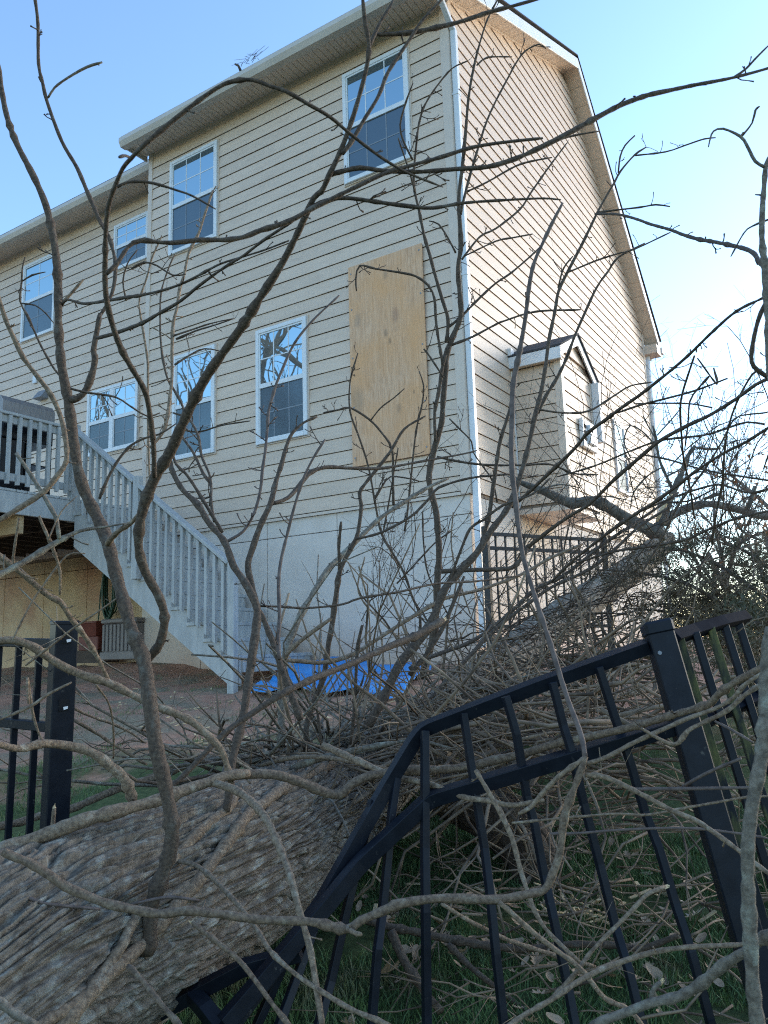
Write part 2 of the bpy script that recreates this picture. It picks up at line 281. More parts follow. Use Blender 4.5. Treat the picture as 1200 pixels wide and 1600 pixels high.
def plywood_mat():
    mt, nt, b = new_mat('weathered_plywood'); N = nt.nodes; L = nt.links
    tc = N.new('ShaderNodeTexCoord'); P = tc.outputs['Object']
    mp = N.new('ShaderNodeMapping'); mp.inputs['Scale'].default_value = (30, 30, 2.2); L.new(P, mp.inputs[0])
    dn = N.new('ShaderNodeTexNoise'); dn.inputs['Scale'].default_value = 1.6; dn.inputs['Detail'].default_value = 3; L.new(P, dn.inputs['Vector'])
    av = N.new('ShaderNodeVectorMath'); av.operation = 'MULTIPLY_ADD'; L.new(dn.outputs['Color'], av.inputs[0]); av.inputs[1].default_value = (1.6, 1.6, 1.6); L.new(mp.outputs[0], av.inputs[2])
    n1 = N.new('ShaderNodeTexNoise'); n1.inputs['Scale'].default_value = 2.0; n1.inputs['Detail'].default_value = 9; n1.inputs['Roughness'].default_value = 0.7; L.new(av.outputs[0], n1.inputs['Vector'])
    r1 = N.new('ShaderNodeValToRGB'); r1.color_ramp.elements[0].position = 0.34; r1.color_ramp.elements[1].position = 0.64
    r1.color_ramp.elements[0].color = (0.56, 0.31, 0.165, 1); r1.color_ramp.elements[1].color = (0.84, 0.53, 0.325, 1); L.new(n1.outputs['Fac'], r1.inputs[0])
    n2 = N.new('ShaderNodeTexNoise'); n2.inputs['Scale'].default_value = 1.7; n2.inputs['Detail'].default_value = 4; L.new(P, n2.inputs['Vector'])
    r2 = N.new('ShaderNodeValToRGB'); r2.color_ramp.elements[0].position = 0.40; r2.color_ramp.elements[1].position = 0.64; L.new(n2.outputs['Fac'], r2.inputs[0])
    mx = N.new('ShaderNodeMix'); mx.data_type = 'RGBA'; mx.inputs['B'].default_value = (0.80, 0.40, 0.16, 1); L.new(r1.outputs[0], mx.inputs['A'])
    ml = N.new('ShaderNodeMath'); ml.operation = 'MULTIPLY'; ml.inputs[1].default_value = 0.65; L.new(r2.outputs[0], ml.inputs[0]); L.new(ml.outputs[0], mx.inputs['Factor'])
    col = mx.outputs['Result']
    # knots: smudged dark spots at fixed places on the sheet (x across, z up, metres from its foot)
    for kx, kz, kr, kc in ((0.13, 1.70, 0.15, (0.26, 0.13, 0.09)), (0.0, 1.50, 0.09, (0.13, 0.085, 0.055)), (0.05, 1.39, 0.07, (0.13, 0.085, 0.055)), (0.34, 0.73, 0.045, (0.12, 0.075, 0.05)), (0.14, 0.58, 0.10, (0.25, 0.16, 0.10)), (0.28, 0.13, 0.045, (0.12, 0.075, 0.05)), (-0.46, 0.08, 0.05, (0.13, 0.08, 0.05)), (-0.42, 0.80, 0.28, (0.32, 0.235, 0.16)), (-0.40, 1.75, 0.15, (0.34, 0.25, 0.18)), (0.02, 2.2, 0.1, (0.3, 0.2, 0.13))):
        sb = N.new('ShaderNodeVectorMath'); sb.operation = 'SUBTRACT'; L.new(P, sb.inputs[0]); sb.inputs[1].default_value = (kx, 0, kz)
        sc_ = N.new('ShaderNodeVectorMath'); sc_.operation = 'MULTIPLY'; L.new(sb.outputs[0], sc_.inputs[0]); sc_.inputs[1].default_value = (1.5, 0, 0.8)
        ad = N.new('ShaderNodeVectorMath'); ad.operation = 'MULTIPLY_ADD'; L.new(dn.outputs['Color'], ad.inputs[0]); ad.inputs[1].default_value = (kr * 0.8, 0, kr * 0.8); L.new(sc_.outputs[0], ad.inputs[2])
        sh = N.new('ShaderNodeVectorMath'); sh.operation = 'SUBTRACT'; L.new(ad.outputs[0], sh.inputs[0]); sh.inputs[1].default_value = (kr * 0.4, 0, kr * 0.4)
        ln = N.new('ShaderNodeVectorMath'); ln.operation = 'LENGTH'; L.new(sh.outputs[0], ln.inputs[0])
        mr = N.new('ShaderNodeMapRange'); mr.inputs['From Min'].default_value = kr * 0.12; mr.inputs['From Max'].default_value = kr * 0.75; mr.inputs['To Min'].default_value = 0.45; mr.inputs['To Max'].default_value = 0.0; mr.interpolation_type = 'SMOOTHERSTEP'
        L.new(ln.outputs['Value'], mr.inputs['Value'])
        mk = N.new('ShaderNodeMix'); mk.data_type = 'RGBA'; L.new(mr.outputs[0], mk.inputs['Factor']); L.new(col, mk.inputs['A']); mk.inputs['B'].default_value = rgba(kc); col = mk.outputs['Result']
    L.new(col, b.inputs['Base Color']); b.inputs['Roughness'].default_value = 0.75
    bp = N.new('ShaderNodeBump'); bp.inputs['Strength'].default_value = 0.2; bp.inputs['Distance'].default_value = 0.004; L.new(n1.outputs['Fac'], bp.inputs['Height']); L.new(bp.outputs[0], b.inputs['Normal'])
    return mt
M['plywood'] = plywood_mat()
def ground_mat():
    mt, nt, b = new_mat('lawn_and_clay'); N = nt.nodes; L = nt.links
    P = N.new('ShaderNodeNewGeometry').outputs['Position']; sp = N.new('ShaderNodeSeparateXYZ'); L.new(P, sp.inputs[0])
    def noise(s, d=7, r=0.65):
        n = N.new('ShaderNodeTexNoise'); n.inputs['Scale'].default_value = s; n.inputs['Detail'].default_value = d; n.inputs['Roughness'].default_value = r; L.new(P, n.inputs['Vector']); return n.outputs['Fac']
    def ramp(f, a, ca, z, cz):
        r = N.new('ShaderNodeValToRGB'); r.color_ramp.elements[0].position = a; r.color_ramp.elements[1].position = z; r.color_ramp.elements[0].color = rgba(ca); r.color_ramp.elements[1].color = rgba(cz); L.new(f, r.inputs[0]); return r.outputs[0]
    dirt = ramp(noise(14, 10, 0.75), 0.3, (0.35, 0.165, 0.105), 0.7, (0.62, 0.36, 0.245))
    straw = ramp(noise(30, 8, 0.7), 0.35, (0.22, 0.17, 0.11), 0.7, (0.44, 0.345, 0.235))
    grass = ramp(noise(26, 8, 0.7), 0.35, (0.045, 0.070, 0.025), 0.68, (0.12, 0.155, 0.06))
    f1 = ramp(noise(1.6, 6, 0.6), 0.46, (0, 0, 0), 0.60, (1, 1, 1))
    mx = N.new('ShaderNodeMix'); mx.data_type = 'RGBA'; L.new(f1, mx.inputs['Factor']); L.new(dirt, mx.inputs['A']); L.new(straw, mx.inputs['B'])
    ml = N.new('ShaderNodeMath'); ml.operation = 'MULTIPLY_ADD'; L.new(noise(1.3, 6, 0.62), ml.inputs[0]); ml.inputs[1].default_value = 4.0
    sx = N.new('ShaderNodeMath'); sx.operation = 'MULTIPLY_ADD'; L.new(sp.outputs['X'], sx.inputs[0]); sx.inputs[1].default_value = -0.55; L.new(sp.outputs['Y'], sx.inputs[2])
    ax_ = N.new('ShaderNodeMath'); ax_.operation = 'ADD'; L.new(sx.outputs[0], ax_.inputs[0]); ax_.inputs[1].default_value = 1.1; L.new(ax_.outputs[0], ml.inputs[2])
    mr = N.new('ShaderNodeMapRange'); mr.inputs['From Min'].default_value = 0.1; mr.inputs['From Max'].default_value = -0.6; L.new(ml.outputs[0], mr.inputs['Value'])
    m2 = N.new('ShaderNodeMix'); m2.data_type = 'RGBA'; L.new(mr.outputs[0], m2.inputs['Factor']); L.new(mx.outputs['Result'], m2.inputs['A']); L.new(grass, m2.inputs['B'])
    L.new(m2.outputs['Result'], b.inputs['Base Color']); b.inputs['Roughness'].default_value = 0.95; b.inputs['Specular IOR Level'].default_value = 0.2
    bp = N.new('ShaderNodeBump'); bp.inputs['Strength'].default_value = 0.9; bp.inputs['Distance'].default_value = 0.03; L.new(noise(22, 9, 0.75), bp.inputs['Height']); L.new(bp.outputs[0], b.inputs['Normal'])
    return mt
M['ground'] = ground_mat()
# ------------------------------------------------------------------ ground
def axis(lo, hi, step, far):
    out = np.arange(lo, hi + 1e-6, step); g = [step * 2]
    while sum(g) < far: g.append(g[-1] * 1.5)
    c = np.cumsum(g); return np.concatenate([(lo - c)[::-1], out, hi + c])
gx = axis(-8, 7, 0.07, 500); gy = axis(-9, 3, 0.07, 500)
X, Y = np.meshgrid(gx, gy, indexing='ij')
Zg = gz(X, Y)
inner = (np.abs(X) < 9) & (np.abs(Y + 3) < 7)
bum = sum(a * (vnoise(X / s + 900, Y / s + 900, 4096, 4096, sd_) - 0.5) for a, s, sd_ in ((0.10, 0.9, 1), (0.05, 0.35, 2), (0.03, 0.15, 3)))
Zg = Zg + np.where(inner, bum, 0)
def ground_at(x, y):
    i = int(np.clip(np.searchsorted(gx, x), 1, len(gx) - 1)); j = int(np.clip(np.searchsorted(gy, y), 1, len(gy) - 1)); return float(max(Zg[i, j], Zg[i - 1, j - 1], Zg[i - 1, j], Zg[i, j - 1]))
nx, ny = X.shape; idx = np.arange(nx * ny).reshape(nx, ny)
Fq = np.stack([idx[:-1, :-1], idx[1:, :-1], idx[1:, 1:], idx[:-1, 1:]], -1).reshape(-1, 4)
g = obj('ground', np.stack([X, Y, Zg], -1).reshape(-1, 3), Fq, M['ground'], smooth=True, origin=(0, 0, 0)); tag(g, 'sloping lawn of clay soil and thin grass behind the house', None, kind='structure')
# ------------------------------------------------------------------ house
house = thing('house', (-2.5, 0, -1.75), 'beige vinyl sided two storey house on a concrete foundation', 'house')
CH = 0.168; XL = -5.02; SB = 0.6; LX = -13.0
def board_profile(h, lap=0.018):      # open slot under each butt, slight belly, top tucked back
    return [(0.0, 0.013), (-lap + 0.004, 0.013), (-lap + 0.004, 0.0075), (-lap, 0.0075), (-lap, 0.020), (-lap * 0.62, h * 0.55), (-0.006, h - 0.0005), (0.0, h - 0.0005)]
# rear wall, two planes
def board_mesh(x0, x1, h=CH):
    b = MB(); b.prism([(y, z) for y, z in board_profile(h)], 0, x0, x1); me = mesh_data('siding_board', b.V, b.F, M['siding']); fix_normals(me); return me
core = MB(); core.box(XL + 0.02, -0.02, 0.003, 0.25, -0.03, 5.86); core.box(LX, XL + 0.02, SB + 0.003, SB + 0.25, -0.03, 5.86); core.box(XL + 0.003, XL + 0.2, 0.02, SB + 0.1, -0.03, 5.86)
core.build('wall', M['core_shade'], house)
nC = 34
rs = random.Random(21)
def course(x0, x1, y, z, joints):
    # panels lap at staggered joints; the lapping end stands a hair proud
    xs = [x0] + sorted(joints) + [x1]
    for i in range(len(xs) - 1):
        a, c = xs[i], xs[i + 1] + (0.03 if i < len(xs) - 2 else 0); key = round(c - a, 3)
        if key not in BMC: BMC[key] = board_mesh(0, key)
        o = inst('siding_board', BMC[key], (a, y - (0.0016 if i % 2 else 0), z + rs.uniform(-0.0012, 0.0012)), house)
BMC = {}
for k in range(nC):
    j = [(-3.66, -1.35, -2.6, -4.1, -1.9)[(k // 2 * 3) % 5]]; course(XL + 0.045, -0.045, 0, k * CH, j)
    j = [(-7.2, -6.3, -8.4, -7.7)[(k // 2 * 3) % 4], -10.4]; course(LX, XL, SB, k * CH, j)
MB().box(XL + 0.04, -0.04, -0.012, 0.0, nC * CH, 5.83).build('frieze_board', M['trim_tan'], house)
MB().box(LX, XL, SB - 0.012, SB, nC * CH, 5.83).build('frieze_board', M['trim_tan'], house)
b = MB(); b.box(XL - 0.022, XL + 0.065, -0.024, 0.0, -0.03, 5.83); b.box(XL - 0.022, XL, 0.0, 0.07, -0.03, 5.83); b.build('corner_post', M['trim_tan'], house, 0.004)
b = MB(); b.box(-0.085, 0.024, -0.026, 0.0, -0.03, 5.83); b.box(0.0, 0.024, 0.0, 0.085, -0.03, 5.86); b.build('corner_post', M['trim_tan'], house, 0.004)
b = MB(); b.box(XL, -0.0, -0.02, 0.0, -0.035, -0.003); b.build('starter_strip', M['trim_tan'], house)
# side of the step in the rear wall
# gable wall
RY, RZ = 4.27, 7.70; D = 8.06; EZ = 4.36
def gable_y(z):
    y0 = 0.0 if z < 5.86 else (z - 5.86) / ((RZ - 5.86) / RY); y1 = D if z < EZ else D - (z - EZ) / ((RZ - EZ) / (D - RY)); return y0, y1
MB().prism([(0.02, -0.03), (D - 0.02, -0.03), (D - 0.02, EZ), (RY, RZ), (0.02, 5.86)], 0, -0.25, -0.003).build('gable_wall', M['core_shade'], house)
for k in range(46):
    z0 = k * CH; z1 = z0 + CH
    a0, c0 = gable_y(z0); a1, c1 = gable_y(z1)
    if c1 - a1 < 0.05: break
    a0, a1 = max(a0, 0.05), max(a1, 0.05); c0, c1 = min(c0, D - 0.05), min(c1, D - 0.05)
    jy = (3.1, 4.7, 2.2, 5.6)[(k // 2 * 3) % 4]
    for part, (pa0, pa1, pc0, pc1) in enumerate(((a0, a1, jy + 0.03, jy + 0.03), (jy, jy, c0, c1)) if a1 < jy - 0.3 and c1 > jy + 0.3 else ((a0, a1, c0, c1),)):
      V = []
      for px, zz in [(-q[0] + part * 0.0016, q[1]) for q in board_profile(CH)]:
        f = zz / CH; V.append(((px, pa0 + (pa1 - pa0) * f, z0 + zz), (px, pc0 + (pc1 - pc0) * f, z0 + zz)))
      n = len(V); VV = [v[0] for v in V] + [v[1] for v in V]
      o = obj('siding_board', VV, [tuple(range(n))[::-1], tuple(range(n, 2 * n))] + [(i, (i + 1) % n, n + (i + 1) % n, n + i) for i in range(n)], M['siding'], house); fix_normals(o.data)
b = MB(); b.box(0.0, 0.024, D - 0.09, D + 0.02, -0.03, EZ); b.build('corner_post', M['trim_tan'], house, 0.004)
# eaves: grooved soffit, fascia, gutter, roof
def grooved(x0, x1, y0, y1, z, mt, name, pitch=0.085):
    b = MB(); x = x0
    while x < x1 - 0.01:
        xe = min(x + pitch, x1); b.add([(x, y0, z), (xe - 0.012, y0, z), (xe - 0.012, y1, z), (x, y1, z)], [(0, 1, 2, 3)])
        b.add([(xe - 0.012, y0, z), (xe - 0.006, y0, z + 0.012), (xe, y0, z), (xe, y1, z), (xe - 0.006, y1, z + 0.012), (xe - 0.012, y1, z)], [(0, 1, 4, 5), (1, 2, 3, 4)]); x = xe
    return b.build(name, mt, house, fixn=False)
GO = -0.37
def gutter(x0, x1, yo):
    prof = [(yo, 5.73), (yo - 0.085, 5.73), (yo - 0.12, 5.80), (yo - 0.12, 5.86), (yo - 0.105, 5.86), (yo - 0.105, 5.80), (yo - 0.08, 5.745), (yo, 5.745)]
    b = MB(); b.prism(prof, 0, x0, x1); b.build('gutter', M['gutter'], house)
    b = MB(); b.box(x0, x1, yo, yo + 0.02, 5.74, 5.875); b.build('fascia', M['gutter'], house)
for (x0, x1, s) in ((XL - 0.11, 0.25, 0.0), (LX, XL + 0.05, SB)):
    grooved(x0, x1, s + GO + 0.02, s - 0.012, 5.80, M['soffit'], 'soffit'); gutter(x0 - 0.02 if s == 0 else x0, x1 if s == 0 else XL - 0.03, s + GO)
    b = MB(); b.box(x0, x1, s + GO + 0.018, s + GO + 0.055, 5.785, 5.80); b.build('soffit_trim', M['trim_tan'], house)
MB().box(XL - 0.12, XL - 0.1, GO, 0.02, 5.74, 5.88).build('fascia', M['gutter'], house)
sl = (7.92 - 5.89) / (RY - GO)
b = MB(); b.prism([(GO - 0.09, 5.875), (GO - 0.09, 5.895), (RY, 7.918), (RY, 7.90)], 0, XL - 0.12, 0.262); b.build('roof', M['shingle'], house)
b = MB(); b.prism([(RY, 7.90), (RY, 7.918), (D + 0.45, 4.32), (D + 0.45, 4.30)], 0, XL - 0.12, 0.262); b.build('roof', M['shingle'], house)
b = MB(); b.prism([(SB + GO - 0.09, 5.875), (SB + GO - 0.09, 5.90), (RY, 7.60), (RY, 7.57)], 0, LX, XL - 0.13); b.build('roof', M['shingle'], house)
# rake soffit, white rake board
def rake(ya, za, yb, zb, groove=True):
    n = max(2, int(math.hypot(yb - ya, zb - za) / 0.30)); b = MB()
    for i in range(n):
        t0, t1 = i / n, (i + 1) / n - 0.02 / n
        p = [(0.0, ya + (yb - ya) * t0, za + (zb - za) * t0), (0.0, ya + (yb - ya) * t1, za + (zb - za) * t1)]
        q = [(0.235, v[1], v[2]) for v in p]; b.add([p[0], p[1], q[1], q[0]], [(0, 1, 2, 3)])
    b.build('rake_soffit', M['soffit'], house, fixn=False)
    b = MB(); b.add([(0.0, ya, za + 0.006), (0.0, yb, zb + 0.006), (0.24, yb, zb + 0.006), (0.24, ya, za + 0.006)], [(0, 1, 2, 3)]); b.build('rake_backing', M['soffit'], house, fixn=False)
    b = MB(); b.prism([(ya, za - 0.03), (yb, zb - 0.03), (yb, zb + 0.15), (ya, za + 0.15)], 0, 0.235, 0.255); b.build('rake_board', M['white_metal'], house, 0.003)
    b = MB(); b.prism([(ya, za - 0.028), (yb, zb - 0.028), (yb, zb + 0.0), (ya, za + 0.0)], 0, 0.0, 0.03); b.build('rake_trim', M['trim_tan'], house)
rake(GO, 5.86 + GO * 0.431, RY, RZ); rake(RY, RZ, D + 0.30, EZ - 0.30 * 0.88)
# boxed eave return at the far gable corner and its gutter end
MB().box(-0.1, 0.26, D - 0.02, D + 0.33, EZ - 0.42, EZ - 0.24).build('eave_return', M['trim_tan'], house, 0.005)
MB().prism([(D + 0.33, EZ - 0.34), (D + 0.45, EZ - 0.34), (D + 0.47, EZ - 0.22), (D + 0.33, EZ - 0.22)], 0, -0.1, 0.29).build('gutter', M['white_metal'], house)
b = MB(); b.tube(smooth_path([(0.05, D + 0.36, EZ - 0.35), (0.05, D + 0.30, EZ - 0.45), (0.05, D + 0.06, EZ - 0.60), (0.05, D + 0.05, -1.6)], 0.2)[0], 0.04, 6); b.build('downspout', M['white_metal'], house)
# white downspout on the near corner
b = MB(); b.box(0.026, 0.095, 0.015, 0.085, -1.62, 5.45); b.build('downspout', M['white_metal'], house, 0.008)
b = MB()
for zz in (4.6, 2.4, 0.4, -1.0): b.box(0.022, 0.099, 0.010, 0.090, zz, zz + 0.03)
b.build('downspout_strap', M['white_metal'], house)
b = MB(); b.bar((0.06, 0.05, 5.44), (0.06, -0.38, 5.74), 0.06, 0.06); b.build('downspout', M['white_metal'], house, 0.006)
# foundation, cast in panels with open joints
M['tan_bounce'] = mat('tan_bounce_wall', (0.56, 0.39, 0.215), (0.66, 0.48, 0.29), 2.5, rough=0.85, bump=0.2, bscale=14, c3=(0.50, 0.28, 0.17), s3=0.9, t3=(0.48, 0.70))  # warm bounced light put into the colour of the under-deck wall
def found(x0, x1, y, z0, z1, joints, zj=-0.24, mt=None):
    xs = [x0] + joints + [x1]
    for (a, c) in ((z0, zj - 0.004), (zj + 0.004, z1)):
        for i in range(len(xs) - 1):
            MB().box(xs[i] + 0.004, xs[i + 1] - 0.004, y, y + 0.2, a, c).build('foundation_panel', mt or M['concrete'], house, 0.004)
found(XL, 0.0, 0.012, -2.0, -0.035, [-3.9, -2.78, -1.72, -0.72])
found(LX, XL - 0.0, SB + 0.012, -2.0, -0.035, [-11, -9.2, -8.1, -7.0, -5.95], mt=M['tan_bounce'])
MB().box(XL + 0.002, XL + 0.2, 0.214, SB + 0.01, -2.0, -0.036).build('foundation_panel', M['tan_bounce'], house)
for (a, c) in ((0.215, 1.9), (1.91, 4.2), (4.21, 6.2), (6.21, D)):
    MB().box(-0.2, -0.012, a, c, -2.0, -0.03).build('foundation_panel', M['concrete'], house, 0.004)
# windows
def window(x0, x1, z0, z1, y, double=False, cols=3, face='y'):
    def T(x, yo, z): return (x, y - yo, z) if face == 'y' else (y + yo, x, z)
    def bx(b, xa, xb, ya, yb, za, zb):
        p = [T(xa, ya, za), T(xb, yb, zb)]; b.box(min(p[0][0], p[1][0]), max(p[0][0], p[1][0]), min(p[0][1], p[1][1]), max(p[0][1], p[1][1]), za, zb)
    fw = 0.052; b = MB()
    bx(b, x0, x0 + fw, -0.002, 0.05, z0, z1); bx(b, x1 - fw, x1, -0.002, 0.05, z0, z1); bx(b, x0 + fw, x1 - fw, -0.002, 0.05, z1 - fw, z1); bx(b, x0 + fw, x1 - fw, -0.002, 0.055, z0, z0 + fw * 1.05)
    w = b.build('window', M['white'], house, 0.004)
    b = MB(); t = 0.018                                        # J-channel round the frame
    bx(b, x0 - t, x0 - 0.001, -0.002, 0.026, z0 - t, z1 + t); bx(b, x1 + 0.001, x1 + t, -0.002, 0.026, z0 - t, z1 + t); bx(b, x0, x1, -0.002, 0.026, z1 + 0.001, z1 + t); bx(b, x0, x1, -0.002, 0.026, z0 - t, z0 - 0.001)
    b.build('casing', M['trim_tan'], w, 0.002)
    units = [(x0 + fw, x1 - fw)]
    if double:
        mid = (x0 + x1) / 2; b = MB(); bx(b, mid - 0.045, mid + 0.045, -0.002, 0.048, z0 + fw, z1 - fw); b.build('mullion', M['white'], w, 0.004)
        units = [(x0 + fw, mid - 0.045), (mid + 0.045, x1 - fw)]; cols = 2
    zm = (z0 + z1) / 2
    for (a, c) in units:
        b = MB(); bx(b, a, c, -0.001, 0.043, zm - 0.03, zm + 0.03)                           # meeting rail
        bx(b, a, a + 0.02, -0.001, 0.040, zm + 0.03, z1 - fw); bx(b, c - 0.02, c, -0.001, 0.040, zm + 0.03, z1 - fw); bx(b, a, c, -0.001, 0.0405, z1 - fw - 0.022, z1 - fw)
        b.build('sash', M['white'], w, 0.002)
        b = MB(); s_ = 0.016; bx(b, a, a + s_, -0.001, 0.036, z0 + fw, zm - 0.03); bx(b, c - s_, c, -0.001, 0.036, z0 + fw, zm - 0.03); bx(b, a, c, -0.001, 0.0365, z0 + fw, z0 + fw + s_)
        b.build('screen_frame', M['white'], w)
        for (za, zb, mt, dd, nm) in ((zm + 0.03, z1 - fw - 0.022, M['glass'], 0.030, 'pane'), (z0 + fw + s_, zm - 0.03, M['screen'], 0.026, 'screen')):
            b = MB(); bx(b, a + s_, c - s_, -0.001, dd, za, zb); b.build(nm, mt, w)
            b = MB(); hw = 0.007
            for i in range(1, cols):
                xm = a + (c - a) * i / cols; bx(b, xm - hw, xm + hw, dd - 0.002, dd + 0.003, za, zb)
            zmid = (za + zb) / 2; bx(b, a + s_, c - s_, dd - 0.002, dd + 0.0032, zmid - hw, zmid + hw); b.build('muntin', M['white'] if nm == 'pane' else M['muntin_dim'], w)
    return w
window(-4.56, -3.615, 4.015, 5.48, 0); window(-2.91, -2.09, 0.955, 2.47, 0); window(-1.465, -0.515, 4.0, 5.50, 0); window(-4.43, -3.635, 0.985, 2.47, 0)
window(-6.54, -5.70, 4.60, 5.41, SB); window(-7.08, -5.86, 1.56, 2.65, SB, True); window(-9.04, -8.08, 3.975, 5.45, SB, cols=2)
window(5.42, 6.02, 0.80, 2.03, 0, face='x', cols=2)
# dryer vent hood and outlet cover on the far left wall
b = MB(); b.prism([(SB - 0.02, 2.94), (SB - 0.05, 2.94), (SB - 0.16, 2.78), (SB - 0.02, 2.78)], 0, -8.42, -8.18); b.build('vent_hood', M['vent_grey'], house, 0.004)
MB().box(-8.60, -8.50, SB - 0.05, SB - 0.015, 3.12, 3.26).build('outlet_cover', M['white'], house, 0.006)
# boxed-out fireplace chase on the gable side
chase = MB().box(-0.02, 0.585, 1.355, 2.435, -0.03, 1.80).build('fireplace_chase', M['core_shade'], house)
CY0, CY1, CX = 1.34, 2.45, 0.60
me_side = None
for k in range(11):
    b = MB(); b.prism([(CY0 + q[0], q[1] + k * CH) for q in board_profile(CH)], 0, 0.02, CX - 0.06) if k < 10 else b.prism([(CY0 + q[0], min(q[1] + k * CH, 1.70)) for q in board_profile(CH)], 0, 0.02, CX - 0.06)
    b.build('siding_board', M['siding'], chase)
    z0 = k * CH; b = MB(); b.prism([(CX - q[0] - 0.0, min(q[1] + z0, 1.75)) for q in board_profile(CH)], 1, CY0 + 0.06, CY1 - 0.06)
    b.build('siding_board', M['siding'], chase)
ry = (CY0 + CY1) / 2
for k in range(11, 14):                                         # little gable above
    z0, z1 = k * CH, (k + 1) * CH; hw0 = (2.15 - z0) / 0.45 * 0.56; hw1 = max(0.02, (2.15 - z1) / 0.45 * 0.56)
    if hw0 <= 0.05: break
    obj('siding_board', [(CX, ry - hw0, z0), (CX, ry + hw0, z0), (CX, ry + hw1, z1), (CX, ry - hw1, z1), (CX + 0.018, ry - hw0, z0), (CX + 0.018, ry + hw0, z0), (CX + 0.004, ry + hw1, z1), (CX + 0.004, ry - hw1, z1)], BOXF, M['siding'], chase)
MB().prism([(CY0, 1.80), (CY1, 1.78), (ry, 2.15)], 0, -0.01, CX - 0.012).build('gable_core', M['trim_tan'], chase)
b = MB(); b.box(CX - 0.065, CX + 0.022, CY0 - 0.022, CY0, -0.04, 1.70); b.box(CX, CX + 0.022, CY0, CY0 + 0.065, -0.04, 1.70); b.build('corner_post', M['trim_tan'], chase, 0.003)
b = MB(); b.box(CX, CX + 0.022, CY1 - 0.065, CY1 + 0.02, -0.04, 1.70); b.build('corner_post', M['trim_tan'], chase, 0.003)
b = MB(); b.box(0.0, 0.02, CY0 - 0.05, CY0 - 0.02, -0.02, 1.68); b.build('wall_channel', M['white'], chase)
MB().box(0.0, CX + 0.03, CY0 - 0.03, CY1 + 0.03, -0.10, -0.035).build('chase_floor', M['trim_tan'], chase, 0.004)
MB().box(0.0, CX + 0.04, CY0 - 0.10, CY0, 1.695, 1.715).build('soffit', M['soffit'], chase)
MB().box(0.0, CX + 0.065, CY0 - 0.12, CY0 - 0.10, 1.68, 1.822).build('fascia', M['white_metal'], chase, 0.003)
for (ye, ze) in ((CY0 - 0.125, 1.825), (CY1 + 0.14, 1.735)):
    b = MB(); b.prism([(ye, ze), (ye, ze + 0.025), (ry, 2.195), (ry, 2.17)], 0, 0.0, CX + 0.085); b.build('chase_roof', M['shingle'], chase)
    b = MB(); b.prism([(ye, ze - 0.12), (ye, ze - 0.004), (ry, 2.165), (ry, 2.04)], 0, CX + 0.045, CX + 0.065); b.build('rake_board', M['white_metal'], chase)
b = MB(); b.box(0.0, 0.06, CY0 - 0.14, CY0 - 0.06, 1.84, 1.93); b.build('flashing', M['white_metal'], chase)
b = MB(); b.box(CX + 0.024, CX + 0.12, CY1 - 0.03, CY1 + 0.05, 0.9, 1.69); b.build('trim_board', M['white_metal'], chase, 0.004)
v = MB().box(CX + 0.018, CX + 0.07, 1.83, 2.36, 0.74, 1.10).build('fireplace_vent', M['white'], chase, 0.008)
b = MB(); b.box(CX + 0.071, CX + 0.11, 1.99, 2.25, 0.80, 1.04); v2 = b
v2.build('vent_cap', M['white_metal'], chase, 0.006)
b = MB()
for zz in (0.82, 0.90, 0.98): b.box(CX + 0.071, CX + 0.076, 1.87, 1.95, zz, zz + 0.045)
b.build('vent_slot_shade', M['hole_shade'], chase)
# plywood over the broken window
b = MB(); b.box(-1.435, -0.42, -0.050, -0.034, 0.455, 2.90); ply = b.build('plywood_sheet', M['plywood'], None, 0.001)
for (sx, sz) in [(-0.47, z_) for z_ in (0.1, 0.7, 1.3, 1.9, 2.35)] + [(0.47, z_) for z_ in (0.08, 0.6, 1.25, 1.85, 2.37)]:
    b = MB(); c_ = np.array([-0.9275 + sx, -0.0505, 0.455 + sz]); b.tube([c_, c_ + (0, -0.002, 0)], 0.011, 8); b.build('screw', M['vent_grey'], ply)
tag(ply, 'tall tan plywood sheet boarding up a window next to the house corner', 'plywood')
# ------------------------------------------------------------------ deck and stairs
DX, DZ, YF = -4.79, 0.34, -1.257
deck = thing('deck', (-7.0, -1.6, -1.75), 'raised grey stained wooden deck with baluster railing at the left', 'deck')
for i in range(30):                                             # floor boards run along x
    y0 = -3.6 + i * 0.142
    if y0 > SB - 0.15: break
    MB().box(-10.5, DX - 0.002, y0, y0 + 0.136, DZ - 0.03, DZ).build('floor_board', M['deck_paint'], deck, 0.004)
MB().box(DX - 0.04, DX, -3.6, -0.05, DZ - 0.29, DZ - 0.034).build('rim_board', M['deck_paint'], deck, 0.004)
for i in range(11): 
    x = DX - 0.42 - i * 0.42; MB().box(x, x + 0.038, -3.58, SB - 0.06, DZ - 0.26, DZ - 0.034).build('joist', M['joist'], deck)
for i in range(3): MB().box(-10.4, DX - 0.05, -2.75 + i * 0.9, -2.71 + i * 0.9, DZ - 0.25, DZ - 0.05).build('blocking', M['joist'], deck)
bp = on(38, 803, 0, DX - 0.06)
MB().box(-10.4, DX - 0.06, bp[1] - 0.09, bp[1], DZ - 0.50, DZ - 0.265).build('beam', M['lumber'], deck, 0.004)
for xx in (-5.75, -8.6): MB().box(xx - 0.07, xx + 0.07, bp[1] - 0.115, bp[1] + 0.025, -2.3, DZ - 0.505).build('deck_post', M['lumber'], deck, 0.006)
RT = 1.235
MB().box(DX - 0.10, DX - 0.005, YF - 0.05, YF + 0.05, DZ - 0.29, RT + 0.06).build('rail_post', M['deck_paint'], deck, 0.006)
MB().box(DX - 0.09, DX + 0.03, -3.6, YF - 0.052, RT - 0.035, RT).build('top_rail', M['deck_paint'], deck, 0.005)
